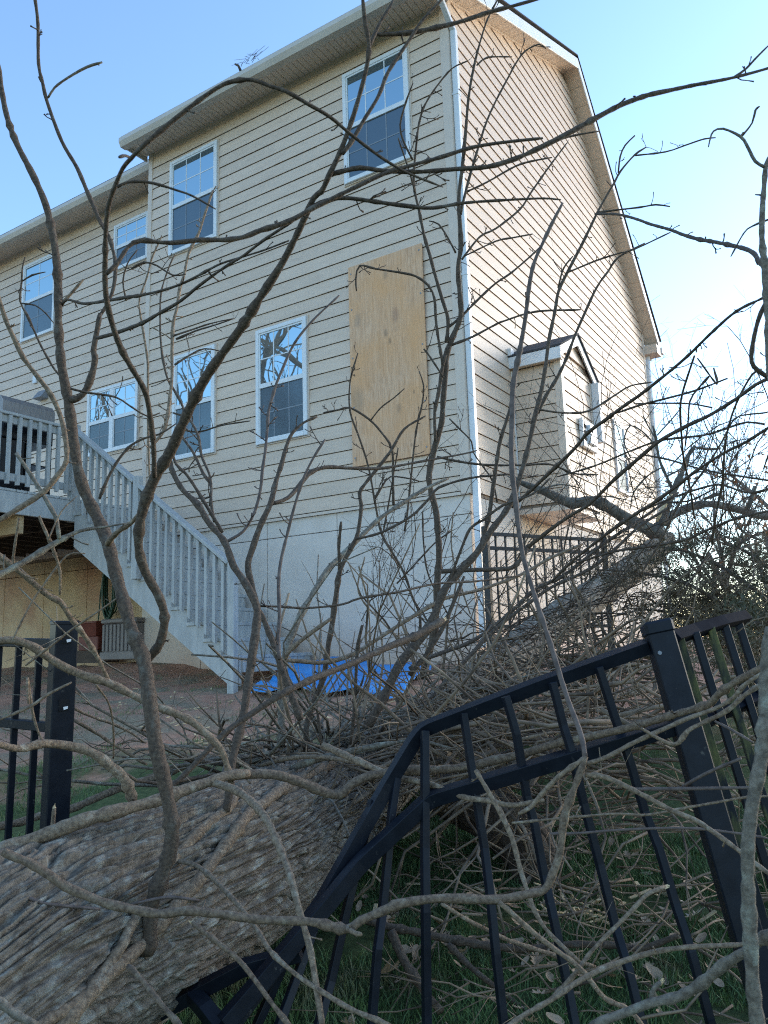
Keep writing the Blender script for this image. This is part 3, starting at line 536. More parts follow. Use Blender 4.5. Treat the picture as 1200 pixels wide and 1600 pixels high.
MB().box(DX - 0.045, DX - 0.008, -3.6, YF - 0.052, RT - 0.125, RT - 0.037).build('sub_rail', M['deck_paint'], deck, 0.004)
MB().box(DX - 0.045, DX - 0.008, -3.6, YF - 0.052, DZ + 0.09, DZ + 0.18).build('bottom_rail', M['deck_paint'], deck, 0.004)
me_bal = MB().box(-0.0, 0.038, -0.019, 0.019, 0, RT - DZ - 0.085); me_bal = mesh_data('baluster', me_bal.V, me_bal.F, M['deck_paint'])
y = YF - 0.15
while y > -3.5: inst('baluster', me_bal, (DX - 0.007, y, DZ + 0.045), deck); y -= 0.128
stair = thing('staircase', (-2.06, -0.7, -1.9), 'grey wooden staircase with railing going down from the deck along the foundation', 'staircase')
NR, RISE, RUN = 11, 0.178, 0.248
def stringer(y0, y1):
    P = []
    for i in range(NR): P += [(DX + i * RUN, DZ - 0.04 - (i) * RISE), (DX + (i + 1) * RUN, DZ - 0.04 - (i) * RISE)]
    P = [(DX, DZ - 0.04 - RISE)] + [q for i in range(NR - 1) for q in ((DX + (i + 1) * RUN, DZ - 0.04 - (i + 1) * RISE), (DX + (i + 1) * RUN, DZ - 0.04 - (i + 2) * RISE))][:-1]
    P = [(DX, DZ - 0.04 - RISE)]
    for i in range(1, NR + 1): P += [(DX + i * RUN, DZ - 0.04 - i * RISE), (DX + i * RUN, DZ - 0.04 - (i + 1) * RISE)]
    xe = DX + NR * RUN
    P = P[:-1] + [(xe, -1.93), (xe - 0.12, -1.93), (DX, DZ - 0.04 - RISE - 0.38)]
    b = MB(); b.prism(P, 1, y0, y1); return b
stringer(YF + 0.0, YF + 0.04).build('stringer', M['deck_paint'], stair); stringer(-0.12, -0.08).build('stringer', M['deck_paint'], stair)
for i in range(1, NR + 1):
    x = DX + (i - 1) * RUN; z = DZ - i * RISE
    b = MB(); b.box(x - 0.005, x + RUN * 0.5 - 0.003, YF - 0.02, -0.07, z - 0.039, z - 0.001); b.box(x + RUN * 0.5 + 0.003, x + RUN + 0.028, YF - 0.02, -0.07, z - 0.039, z - 0.001); b.build('tread', M['deck_paint'], stair, 0.004)
    b = MB(); b.box(x + RUN, x + RUN + 0.018, YF + 0.042, -0.122, z - RISE + 0.001, z - 0.04); b.build('riser', M['deck_paint'], stair)
xb = DX + NR * RUN
MB().box(xb - 0.07, xb + 0.02, YF - 0.10, YF - 0.022, -2.05, -0.64).build('newel_post', M['deck_paint'], stair, 0.006)
xm = -3.57
MB().box(xm - 0.045, xm + 0.045, YF - 0.10, YF - 0.022, -0.75, 0.44).build('newel_post', M['deck_paint'], stair, 0.006)
def rail_z(x): return RT - 0.03 - (x - DX) * (RISE / RUN)
for (a, c) in ((DX + 0.0, xm - 0.047), (xm + 0.047, xb - 0.072)):
    b = MB(); b.bar((a, YF - 0.05, rail_z(a) + 0.02), (c, YF - 0.05, rail_z(c) + 0.02), 0.11, 0.036, (0, 0, 1)); b.build('hand_rail', M['deck_paint'], stair, 0.004)
    b = MB(); b.bar((a, YF - 0.03, rail_z(a) - 0.05), (c, YF - 0.03, rail_z(c) - 0.05), 0.036, 0.08, (0, 0, 1)); b.build('sub_rail', M['deck_paint'], stair, 0.003)
x = DX + 0.14
while x < xb - 0.1:
    if abs(x - xm) > 0.08:
        b = MB(); zt = rail_z(x) - 0.02; zb_ = DZ - (x - DX) * (RISE / RUN) - 0.06
        V = [(xx, yy, (zt if k else zb_) - (xx - x) * RISE / RUN) for k in (0, 1) for xx, yy in ((x - 0.019, YF - 0.088), (x + 0.019, YF - 0.088), (x + 0.019, YF - 0.05), (x - 0.019, YF - 0.05))]
        b.add(V, BOXF); b.build('baluster', M['deck_paint'], stair)
    x += 0.122
# grill on the deck, seen from behind through the railing
gA = on(8, 640, 0, -5.05); gB = on(82, 650, 0, -5.05); gy0, gy1 = gA[1] - 0.06, gB[1]
grill = thing('gas_grill', (-5.25, (gy0 + gy1) / 2, DZ), 'black gas grill with dull steel hood standing behind the deck railing', 'grill')
yc = (gy0 + gy1) / 2; hz = gA[2]
b = MB(); b.prism([(-5.00, hz - 0.10), (-5.00, hz + 0.10), (-5.06, hz + 0.17), (-5.30, hz + 0.19), (-5.50, hz + 0.08), (-5.52, hz - 0.10)], 1, gy0, gy1)
V = [(v[0], v[1], v[2]) for v in b.V]; o = obj('hood', V, b.F, M['grill_steel'], grill); fix_normals(o.data)
MB().box(-5.52, -5.0, gy0 + 0.01, gy1 - 0.01, hz - 0.34, hz - 0.105).build('firebox', M['grill_black'], grill, 0.01)
b = MB(); b.box(-5.50, -5.03, gy0 + 0.02, yc - 0.02, DZ + 0.06, hz - 0.345); b.build('cabinet', M['grill_black'], grill, 0.01)
for yy in (yc + 0.0, gy1 - 0.05): 
    MB().box(-5.08, -5.03, yy, yy + 0.045, DZ + 0.002, hz - 0.345).build('leg', M['grill_black'], grill); MB().box(-5.50, -5.45, yy, yy + 0.045, DZ + 0.002, hz - 0.345).build('leg', M['grill_black'], grill)
MB().box(-5.49, -5.03, yc + 0.05, gy1 - 0.055, hz - 0.62, hz - 0.60).build('shelf', M['grill_black'], grill)
MB().box(-5.45, -5.08, gy0 - 0.35, gy0 - 0.001, hz - 0.16, hz - 0.12).build('side_table', M['grill_black'], grill, 0.006)
# things under the deck
yb = -0.15; a = on(157, 968, 1, yb); c = on(211, 1026, 1, yb); zg = c[2]
sb = thing('deck_box', ((a[0] + c[0]) / 2, yb + 0.3, zg), 'taupe ribbed plastic storage box against the foundation under the stairs', 'storage box')
MB().box(a[0] + 0.02, c[0] - 0.02, yb + 0.03, yb + 0.55, zg - 0.04, a[2] - 0.065).build('body', M['box_taupe'], sb, 0.015)
MB().box(a[0], c[0], yb, yb + 0.58, a[2] - 0.062, a[2]).build('lid', M['box_taupe'], sb, 0.015)
MB().box(a[0], c[0], yb, yb + 0.03, zg - 0.03, zg + 0.07).build('base_rim', M['box_taupe'], sb, 0.006)
n = 9
for i in range(n):
    xx = a[0] + 0.05 + (c[0] - a[0] - 0.1) * i / (n - 1); MB().box(xx - 0.022, xx + 0.022, yb + 0.012, yb + 0.029, zg + 0.08, a[2] - 0.075).build('rib', M['box_taupe'], sb, 0.005)
yb2 = 0.05; a2 = on(122, 972, 1, yb2); c2 = on(149, 1018, 1, yb2)
tub = thing('storage_tub', ((a2[0] + c2[0]) / 2, yb2 + 0.2, c2[2]), 'rust red tapered tub on a red base beside the taupe box', 'tub')
zm_ = c2[2] + (a2[2] - c2[2]) * 0.52; x0, x1 = a2[0] - 0.1, c2[0]
obj('tub_body', [(x0 + 0.08, yb2 + 0.08, zm_), (x1 - 0.10, yb2 + 0.08, zm_), (x1 - 0.10, yb2 + 0.34, zm_), (x0 + 0.08, yb2 + 0.34, zm_), (x0, yb2, a2[2] - 0.03), (x1, yb2, a2[2] - 0.03), (x1, yb2 + 0.42, a2[2] - 0.03), (x0, yb2 + 0.42, a2[2] - 0.03)], BOXF, M['rust_red'], tub)
MB().box(x0 - 0.02, x1 + 0.015, yb2 - 0.02, yb2 + 0.44, a2[2] - 0.029, a2[2]).build('rim', M['rust_red'], tub, 0.006)
MB().box(x0 + 0.05, x1 - 0.02, yb2 + 0.05, yb2 + 0.36, c2[2] + 0.02, zm_ - 0.006).build('base_box', M['rust_red'], tub, 0.01)
MB().box(x0 + 0.03, x1 + 0.02, yb2 + 0.03, yb2 + 0.40, c2[2] - 0.16, c2[2] + 0.018).build('plinth', M['joist'], tub)
hy = SB - 0.10; h0 = on(172, 872, 1, hy); h1 = on(178, 962, 1, hy)
hose = thing('garden_hose', tuple(h1), 'coiled dark green garden hose hanging on the foundation under the stairs', 'hose')
MB().box(h0[0] - 0.10, h0[0] + 0.10, hy + 0.03, SB + 0.012, h0[2] - 0.02, h0[2] + 0.05).build('hanger', M['vent_grey'], hose, 0.01)
b = MB(); P = []
for k in range(9 * 24):
    t = k / 24 * 2 * math.pi; lp = k // 24; w_ = 0.13 + 0.018 * math.sin(lp * 2.1); hh = (h0[2] - h1[2]) * (0.50 + 0.035 * math.sin(lp * 1.7))
    P.append((h0[0] + 0.05 + w_ * math.sin(t) + 0.02 * math.cos(lp), hy - 0.02 - 0.05 * math.sin(lp * 0.9 + t * 0.1), (h0[2] - hh) + hh * math.cos(t)))
b.tube(P, 0.011, 6); b.build('coil', M['hose'], hose, smooth=True)
q0 = on(168, 880, 1, hy - 0.03); q1 = on(155, 955, 1, hy - 0.03); q2 = on(152, 985, 1, hy - 0.03); q3 = on(158, 990, 1, hy - 0.03)
b = MB(); b.tube(smooth_path([q0, on(158, 920, 1, hy - 0.03), q1, q2, q3], 0.04)[0], 0.011, 6); b.build('loose_end', M['hose'], hose, smooth=True)
# blue tarp on the ground
def gpt(x, y):
    r = ray(x, y); t = (-1.75 + 0.145 * CAM[1] - CAM[2]) / (r[2] - 0.145 * r[1]); return CAM + r * t
A, B_, C_, D_ = gpt(393, 1082), np.array([-2.25, -0.15, 0]), np.array([-0.45, -0.12, 0]), gpt(630, 1100)
nu, nv = 60, 40; U, Vv = np.meshgrid(np.linspace(0, 1, nu), np.linspace(0, 1, nv), indexing='ij')
TX = (1 - Vv) * ((1 - U) * A[0] + U * D_[0]) + Vv * ((1 - U) * B_[0] + U * C_[0]); TY = (1 - Vv) * ((1 - U) * A[1] + U * D_[1]) + Vv * ((1 - U) * B_[1] + U * C_[1])
TX = TX + 0.10 * (vnoise(U * 5, Vv * 5, 16, 16, 31) - 0.5); TY = TY + 0.22 * (vnoise(U * 6, Vv * 4, 16, 16, 32) - 0.5)
TZ = gz(TX, TY) + sum(a_ * (vnoise(TX / s_ + 900, TY / s_ + 900, 4096, 4096, sd_) - 0.5) for a_, s_, sd_ in ((0.10, 0.9, 1), (0.05, 0.35, 2), (0.03, 0.15, 3))) + 0.022 + sum(a_ * (1 - np.abs(2 * vnoise(U * s_ + Vv * s_ * 0.6, Vv * s_ * 1.3, 64, 64, sd_) - 1)) for a_, s_, sd_ in ((0.028, 5, 41), (0.016, 11, 42), (0.008, 23, 43)))
ii = np.arange(nu * nv).reshape(nu, nv)
tp = obj('tarp', np.stack([TX, TY, TZ], -1).reshape(-1, 3), np.stack([ii[:-1, :-1], ii[1:, :-1], ii[1:, 1:], ii[:-1, 1:]], -1).reshape(-1, 4), M['tarp'], smooth=True)
md = tp.modifiers.new('thickness', 'SOLIDIFY'); md.thickness = 0.003
tag(tp, 'crumpled bright blue tarp spread on the ground at the foot of the foundation', 'tarp')
# ------------------------------------------------------------------ fences
def rail_mesh(P, w, name, parent, mt=None, t=None):
    P = np.asarray(P, float); b = MB()
    # rectangular bar swept along the bent path with sharp folds
    T = np.gradient(P, axis=0); V = []; view = P.mean(0) - CAM; view /= np.linalg.norm(view)
    for i in range(len(P)):
        d = T[i] / np.linalg.norm(T[i]); a = np.cross(d, view); a /= np.linalg.norm(a); c = np.cross(a, d)
        # turn the section so that a top face shows
        ca, sa = math.cos(0.45), math.sin(0.45); a, c = a * ca + c * sa, -a * sa + c * ca
        for sx, sy in ((-1, -1), (1, -1), (1, 1), (-1, 1)): V.append(P[i] + a * sx * w / 2 + c * sy * (t or w) / 2)
    Fc = [(3, 2, 1, 0)] + [(i * 4 + j, i * 4 + (j + 1) % 4, i * 4 + 4 + (j + 1) % 4, i * 4 + 4 + j) for i in range(len(P) - 1) for j in range(4)] + [tuple(len(V) - 4 + j for j in range(4))]
    o = obj(name, V, Fc, mt or M['black_fence'], parent); fix_normals(o.data); md = o.modifiers.new('bevel', 'BEVEL'); md.width = 0.0016; md.segments = 2; md.limit_method = 'ANGLE'; return o
def PX(s, d):
    pts = [tuple(float(v) for v in q.split(',')) for q in s.split()]; n = len(pts); d = np.interp(np.linspace(0, 1, n), np.linspace(0, 1, len(d)), d)
    return [at(p[0], p[1], dd) for p, dd in zip(pts, d)]
# left panel, still standing
lp = at(101, 1000, 2.3); fl = thing('fence_panel', (lp[0], lp[1], gz(lp[0], lp[1])), 'black aluminium fence post and pickets still upright at the left edge', 'fence', 'black yard fence')
top = at(101, 972, 2.32); bot = at(84, 1310, 2.24); dirp = (bot - top) / np.linalg.norm(bot - top); low = top + dirp * 1.22
side = at(160, 972, 2.0) - at(40, 972, 2.62); side -= dirp * (side @ dirp); side /= np.linalg.norm(side)      # along the old fence line
nrm = np.cross(dirp, side)
fdir = at(160, 972, 2.28) - at(40, 972, 2.46); fdir -= dirp * (fdir @ dirp); fdir /= np.linalg.norm(fdir); fn_ = np.cross(dirp, fdir)
def rbox(b, c, hs, hn, p0, p1):
    V = [p + side * sx * hs + nrm * sy * hn for p in (p0, p1) for sx, sy in ((-1, -1), (1, -1), (1, 1), (-1, 1))]; return b.add(V, BOXF)
b = MB(); rbox(b, None, 0.032, 0.032, top, low); b.build('post', M['black_fence'], fl, 0.003)
b = MB(); rbox(b, None, 0.034, 0.034, top - dirp * 0.004, top + dirp * 0.008); b.build('post_cap', M['black_fence'], fl, 0.003)
for t_ in (0.045, 0.235):
    c_ = top + dirp * t_ + side * 0.0335; b = MB(); V = [c_ + nrm * sn * 0.013 + dirp * sd_ * 0.016 + side * ss * 0.0012 for ss in (-1, 1) for sn, sd_ in ((-1, -1), (1, -1), (1, 1), (-1, 1))]; b.add(V, BOXF); b.build('rail_socket_shade', M['hole_shade'], fl)
    b = MB(); V = [c_ + nrm * (sn * 0.006 - 0.004) + dirp * (sd_ * 0.005 + 0.008) + side * (0.003 + ss * 0.002) for ss in (-1, 1) for sn, sd_ in ((-1, -1), (1, -0.6), (0.8, 1), (-1, 0.4))]; b.add(V, BOXF); b.build('torn_bracket', M['white_metal'], fl)
for t_ in (0.062, 0.42 * 0.72):
    p0 = top + dirp * t_ - fdir * 0.02; p1 = p0 - fdir * 1.3 + np.array([0, 0, 0.0]); b = MB(); V = [p + dirp * sx * 0.0135 + fn_ * sy * 0.0135 for p in (p0, p1) for sx, sy in ((-1, -1), (1, -1), (1, 1), (-1, 1))]; b.add(V, BOXF); b.build('rail', M['black_fence'], fl, 0.002)
for k in range(1, 9):
    p0 = top + dirp * 0.065 - fdir * (0.012 + 0.098 * k); b = MB(); rbox(b, None, 0.009, 0.009, p0, p0 + dirp * 1.08); b.build('picket', M['black_fence'], fl, 0.0012)
# crushed panel: bent rails, splayed pickets, leaning post
rt, rb = at(1028, 985, 1.93), at(1160, 1440, 1.74); rd = (rb - rt) / np.linalg.norm(rb - rt); foot = rt + rd * 1.13
fb = thing('fence_panel', (foot[0], foot[1], foot[2]), 'crushed black fence panel with folded rails and a leaning post under the trunk', 'fence', 'black yard fence')
vw = rt - CAM; vw /= np.linalg.norm(vw); sa_ = np.cross(rd, vw); sa_ /= np.linalg.norm(sa_); sn_ = np.cross(sa_, rd)
c5, s5 = math.cos(0.22), math.sin(0.22); sa_, sn_ = sa_ * c5 + sn_ * s5, -sa_ * s5 + sn_ * c5
def lean_box(p0, p1, w, name, mt, par, bev=0.002):
    b = MB(); V = [p + sa_ * sx * w / 2 + sn_ * sy * w / 2 for p in (p0, p1) for sx, sy in ((-1, -1), (1, -1), (1, 1), (-1, 1))]; b.add(V, BOXF); return b.build(name, mt, par, bev)
lean_box(rt, foot, 0.062, 'post', M['black_fence'], fb, 0.003)
lean_box(rt - rd * 0.022, rt + rd * 0.012, 0.069, 'post_cap', M['black_fence'], fb, 0.006)
sc_ = rt + rd * 0.055 - sn_ * 0.032 - sa_ * 0.018
b = MB(); b.tube([sc_, sc_ - sn_ * 0.003], 0.005, 8); b.build('screw', M['vent_grey'], fb)
def bent(spec, w):
    # spec: (x, y, depth) corners; each limb is straight, with a pinched dent just beside every fold
    P = [at(*q) for q in spec]; out = []
    for i in range(len(P)):
        if 0 < i < len(P) - 1:
            u = P[i - 1] - P[i]; v = P[i + 1] - P[i]; out += [P[i] + u / np.linalg.norm(u) * 0.02, P[i] + (u / np.linalg.norm(u) + v / np.linalg.norm(v)) * 0.004, P[i] + v / np.linalg.norm(v) * 0.02]
        else: out.append(P[i])
    return rail_mesh(out, w, 'rail', fb)
bent([(1012, 1010, 1.93), (840, 1071, 1.95), (662, 1139, 2.0), (648, 1156, 2.0), (606, 1226, 1.97), (500, 1416, 1.83), (350, 1615, 1.66)], 0.031)
bent([(1062, 1132, 1.86), (745, 1227, 1.92), (672, 1248, 1.93), (562, 1350, 1.85), (515, 1408, 1.80), (350, 1600, 1.64)], 0.034)
rail_mesh(PX('470,1488 380,1512 316,1545 250,1580', [1.75, 1.75]), 0.030, 'rail', fb)
for s_, d_, w_ in (('935,1042 962,1125 985,1192 1007,1267 1030,1327 1055,1412 1080,1487 1112,1605', [1.92, 1.85, 1.7], 0.0175), ('863,1066 880,1133 893,1173 912,1255 937,1350 962,1450 982,1515 1005,1610', [1.92, 1.86, 1.7], 0.0175), ('790,1088 807,1147 823,1243 836,1290 850,1367 865,1435 885,1530 900,1610', [1.93, 1.87, 1.72], 0.0175), ('724,1114 735,1187 745,1250 757,1325 766,1400 775,1490 788,1610', [1.97, 1.88, 1.74], 0.0175), ('664,1142 664,1225 664,1325 665,1425 667,1610', [1.98, 1.88, 1.76], 0.0185), ('622,1205 612,1270 605,1350 597,1430 590,1483 580,1610', [1.98, 1.86, 1.74], 0.018), ('582,1250 562,1337 543,1415 517,1533 495,1610', [1.95, 1.85, 1.72], 0.018), ('500,1420 477,1490 435,1605', [1.86, 1.78, 1.68], 0.018), ('302,1555 320,1575 345,1608', [1.74, 1.68], 0.032), ('450,1490 420,1560 398,1610', [1.76, 1.70], 0.018)):
    rail_mesh(PX(s_, d_), w_, 'picket', fb)
# next panel running back to the right, same lean
fr = thing('fence_panel', (foot[0] + 0.25, foot[1] + 0.25, foot[2]), 'black fence pickets with sunlight painted on mossy edges, leaning behind the tilted post at the right', 'fence', 'black yard fence')
rail_mesh(PX('1052,997 1085,986 1130,972 1165,964', [1.99, 2.28]), 0.030, 'rail', fr, M['black_matte'])
rail_mesh(PX('1095,1130 1130,1112 1185,1090', [1.95, 2.2]), 0.030, 'rail', fr, M['black_matte'])
for k, (x0, y0, d0) in enumerate(((1062, 998, 2.0), (1086, 988, 2.05), (1110, 981, 2.12), (1132, 976, 2.18), (1154, 974, 2.25))):
    p0 = at(x0, y0, d0); p1 = p0 + rd * 1.10; lean_box(p0, p1, 0.019, 'picket', M['moss_sun'] if k in (0, 2) else M['black_fence'], fr, 0.0012)
# fence beside the house, behind the brush
b0, b1 = at(758, 827, 8.05), at(944, 838, 8.75)
zg0 = -1.72; fk = thing('fence_panel', (b0[0], b0[1], zg0), 'thin black fence closing the side yard next to the white downspout', 'fence', 'black yard fence')
for p in (b0, b1): MB().box(p[0] - 0.032, p[0] + 0.032, p[1] - 0.032, p[1] + 0.032, zg0 - 0.2, p[2] + 0.03).build('post', M['black_back'], fk, 0.003)
for dz in (0.045, 0.19, 0.98):
    b = MB(); b.bar(b0 - (0, 0, dz), b1 - (0, 0, dz), 0.03, 0.036); b.build('rail', M['black_back'], fk)
n = 13
for k in range(1, n):
    p = b0 + (b1 - b0) * k / n; MB().box(p[0] - 0.01, p[0] + 0.01, p[1] - 0.01, p[1] + 0.01, zg0 + 0.03, p[2] - 0.03).build('picket', M['black_back'], fk)
# ------------------------------------------------------------------ fallen tree
TR = [(-150, 1640, 1.40, .47), (-20, 1545, 1.55, .465), (100, 1478, 1.72, .455), (220, 1425, 1.90, .45), (330, 1368, 2.12, .44), (430, 1312, 2.5, .43), (505, 1265, 3.05, .42), (580, 1213, 3.8, .40), (690, 1130, 4.8, .37), (780, 1048, 5.6, .33), (880, 965, 6.5, .30), (985, 890, 7.6, .26), (1040, 845, 8.3, .22)]
tp0 = at(100, 1478, 1.72)
tree = thing('fallen_tree', (tp0[0], tp0[1], gz(tp0[0], tp0[1])), 'huge fallen trunk with deeply furrowed grey bark lying across the crushed fence', 'fallen tree')
def bark_trunk(name, P, D, n_around, step, amp, seed, mt, parent, squash=0.0):
    P = np.asarray(P, float); Q, par = smooth_path(P, step); seg = np.concatenate([[0], np.cumsum(np.linalg.norm(np.diff(Q, axis=0), axis=1))])
    cumP = np.concatenate([[0], np.cumsum(np.linalg.norm(np.diff(P, axis=0), axis=1))]); Rr = np.interp(par * cumP[-1], cumP, np.asarray(D) / 2)
    ns = int(seg[-1] / step); s = np.linspace(0, seg[-1], ns); Q = np.stack([np.interp(s, seg, Q[:, k]) for k in range(3)], 1); Rr = np.interp(s, seg, Rr)
    T, A, B = frames(Q); U, S = np.meshgrid(np.arange(n_around) / n_around, s, indexing='xy')
    wob = vnoise(U * 7, S / 0.30, 7, int(seg[-1] / 0.30) + 2, seed) - 0.5 + 0.4 * (vnoise(U * 18, S / 0.10, 18, int(seg[-1] / 0.10) + 2, seed + 9) - 0.5)
    def plates(nu, ls, sd):   # long irregular bark plates: distance to the crack between them, and a height of its own for each plate
        rg = np.random.default_rng(sd); nv = int(seg[-1] / ls) + 6; J = rg.random((nu, nv, 3)); u = U * nu + wob * 0.9; v = S / ls + 2 + 0.9 * (vnoise(U * 9, S / 0.2, 9, int(seg[-1] / 0.2) + 2, sd + 1) - 0.5)
        iu = np.floor(u).astype(int); iv = np.floor(v).astype(int); f1 = np.full(u.shape, 9.0); f2 = f1.copy(); idv = np.zeros(u.shape)
        for du in (-1, 0, 1):
            for dv in (-1, 0, 1):
                c = J[(iu + du) % nu, np.clip(iv + dv, 0, nv - 1)]; dd = (iu + du + c[..., 0] - u) ** 2 + (iv + dv + c[..., 1] - v) ** 2; dd = np.sqrt(dd)
                m_ = dd < f1; f2 = np.where(m_, f1, np.minimum(f2, dd)); idv = np.where(m_, c[..., 2], idv); f1 = np.where(m_, dd, f1)
        return f2 - f1, idv
    def furrow(nu, ls, sd):   # long wandering cracks
        v = vnoise(U * nu + wob * 1.1 * nu / 30, S / ls, nu, int(seg[-1] / ls) + 2, sd) * 0.7 + 0.3 * vnoise(U * nu * 2, S / (ls * 0.4), nu * 2, int(seg[-1] / (ls * 0.4)) + 2, sd + 50); return np.abs(2 * v - 1)
    sm = lambda x: np.clip(x, 0, 1) ** 2 * (3 - 2 * np.clip(x, 0, 1))
    e1, i1 = plates(int(n_around / 11), 0.34, seed + 1); e2, i2 = plates(int(n_around / 5.5), 0.09, seed + 3)
    fr = sm(furrow(int(n_around / 13), 0.50, seed + 21) / 0.16); fr2 = sm(furrow(int(n_around / 6), 0.18, seed + 22) / 0.16)
    h = np.minimum(fr, np.clip(e1 / 0.13, 0, 1)) * (0.70 + 0.28 * fr2) * (0.80 + 0.25 * i1) * (0.86 + 0.14 * sm(e2 / 0.2) * (0.5 + 0.5 * i2))
    fine = vnoise(U * 160, S / 0.022, 160, int(seg[-1] / 0.022) + 2, seed + 6) + 0.6 * vnoise(U * 300, S / 0.010, 300, int(seg[-1] / 0.010) + 2, seed + 7)
    lump = vnoise(U * 4, S / 0.5, 4, int(seg[-1] / 0.5) + 2, seed + 8) - 0.5
    rad = Rr[:, None] * (1 + 0.10 * lump) + amp * (h - 0.5) + amp * 0.10 * (fine - 0.8)
    th = U * 2 * np.pi
    V = Q[:, None, :] + rad[..., None] * (np.cos(th)[..., None] * A[:, None, :] + np.sin(th)[..., None] * B[:, None, :])
    n, K = ns, n_around; i = np.arange(n - 1)[:, None] * K; j = np.arange(K)[None, :]; j2 = (j + 1) % K
    Fc = np.stack([i + j, i + j2, i + K + j2, i + K + j], -1).reshape(-1, 4)
    o = obj(name, V.reshape(-1, 3), Fc, mt, parent, smooth=True)
    uvl = o.data.uv_layers.new(name='bark'); li = np.empty(len(o.data.loops), dtype=np.int32); o.data.loops.foreach_get('vertex_index', li)
    uu = (U * 2 * np.pi * Rr.mean()).ravel()[li]; vv_ = S.ravel()[li]; uvl.data.foreach_set('uv', np.stack([uu, vv_], 1).astype(np.float32).ravel())
    return o
near = TR[:9]; far = TR[8:]
bark_trunk('trunk', [at(*t[:3]) for t in near], [t[3] for t in near], 680, 0.0045, 0.026, 11, M['trunk_bark'], tree)
bark_trunk('upper_trunk', [at(*t[:3]) for t in far], [t[3] for t in far], 90, 0.02, 0.016, 23, M['trunk_bark'], tree)
# ------------------------------------------------------------------ branches
STEP = 0.03
def spurs(mb, P, Rr, dens, Ls, K=4, rmax=0.0022, seed=0, sub=0.5):
    r = random.Random(seed); seg = np.linalg.norm(np.diff(P, axis=0), axis=1); tot = seg.sum(); n = int(tot * dens * r.uniform(1.1, 1.9)); T, A, B = frames(P)
    for _ in range(n):
        i = r.randrange(1, len(P)); a = r.uniform(0, 2 * math.pi); d = T[min(i, len(P) - 1)] * r.uniform(-0.1, 0.8) + A[i] * math.cos(a) + B[i] * math.sin(a); d /= np.linalg.norm(d)
        L = Ls * r.uniform(0.25, 1.0) ** 1.3; p = P[i]; pts = [p]; q = d.copy()
        for k in range(3):
            q = q + np.array([r.uniform(-.35, .35), r.uniform(-.35, .35), r.uniform(-.25, .4)]); q /= np.linalg.norm(q); pts.append(pts[-1] + q * L / 3)
        r0 = min(rmax, Rr[i] * 0.55); mb.tube(np.array(pts), [r0, r0 * 0.8, r0 * 0.65, r0 * 1.1], K)
        if r.random() < sub:
            for k in (1, 2):
                dd = q + np.array([r.uniform(-1, 1), r.uniform(-1, 1), r.uniform(-.5, 1)]); dd /= np.linalg.norm(dd); mb.tube(np.array([pts[k], pts[k] + dd * L * 0.25, pts[k] + dd * L * 0.42 + np.array([0, 0, L * 0.06])]), [r0 * 0.7, r0 * 0.55, r0 * 0.8], 3)
BN = [0]
TQ, TQp = smooth_path([at(*t[:3]) for t in TR], 0.02); TQr = np.interp(TQp, np.linspace(0, 1, 200), np.interp(np.linspace(0, 1, 200), smooth_path([at(*t[:3]) for t in TR], 5.0)[1], [t[3] / 2 for t in TR])) if False else None
_c = np.concatenate([[0], np.cumsum(np.linalg.norm(np.diff([at(*t[:3]) for t in TR], axis=0), axis=1))]); TQr = np.interp(TQp * _c[-1], _c, [t[3] / 2 for t in TR])
def trunk_depth(x, y):                               # where the line of sight meets the trunk
    for z in np.arange(0.9, 5.0, 0.01):
        p = at(x, y, z); q = np.linalg.norm(TQ - p, axis=1); k = q.argmin()
        if q[k] < TQr[k]: return z
    return None
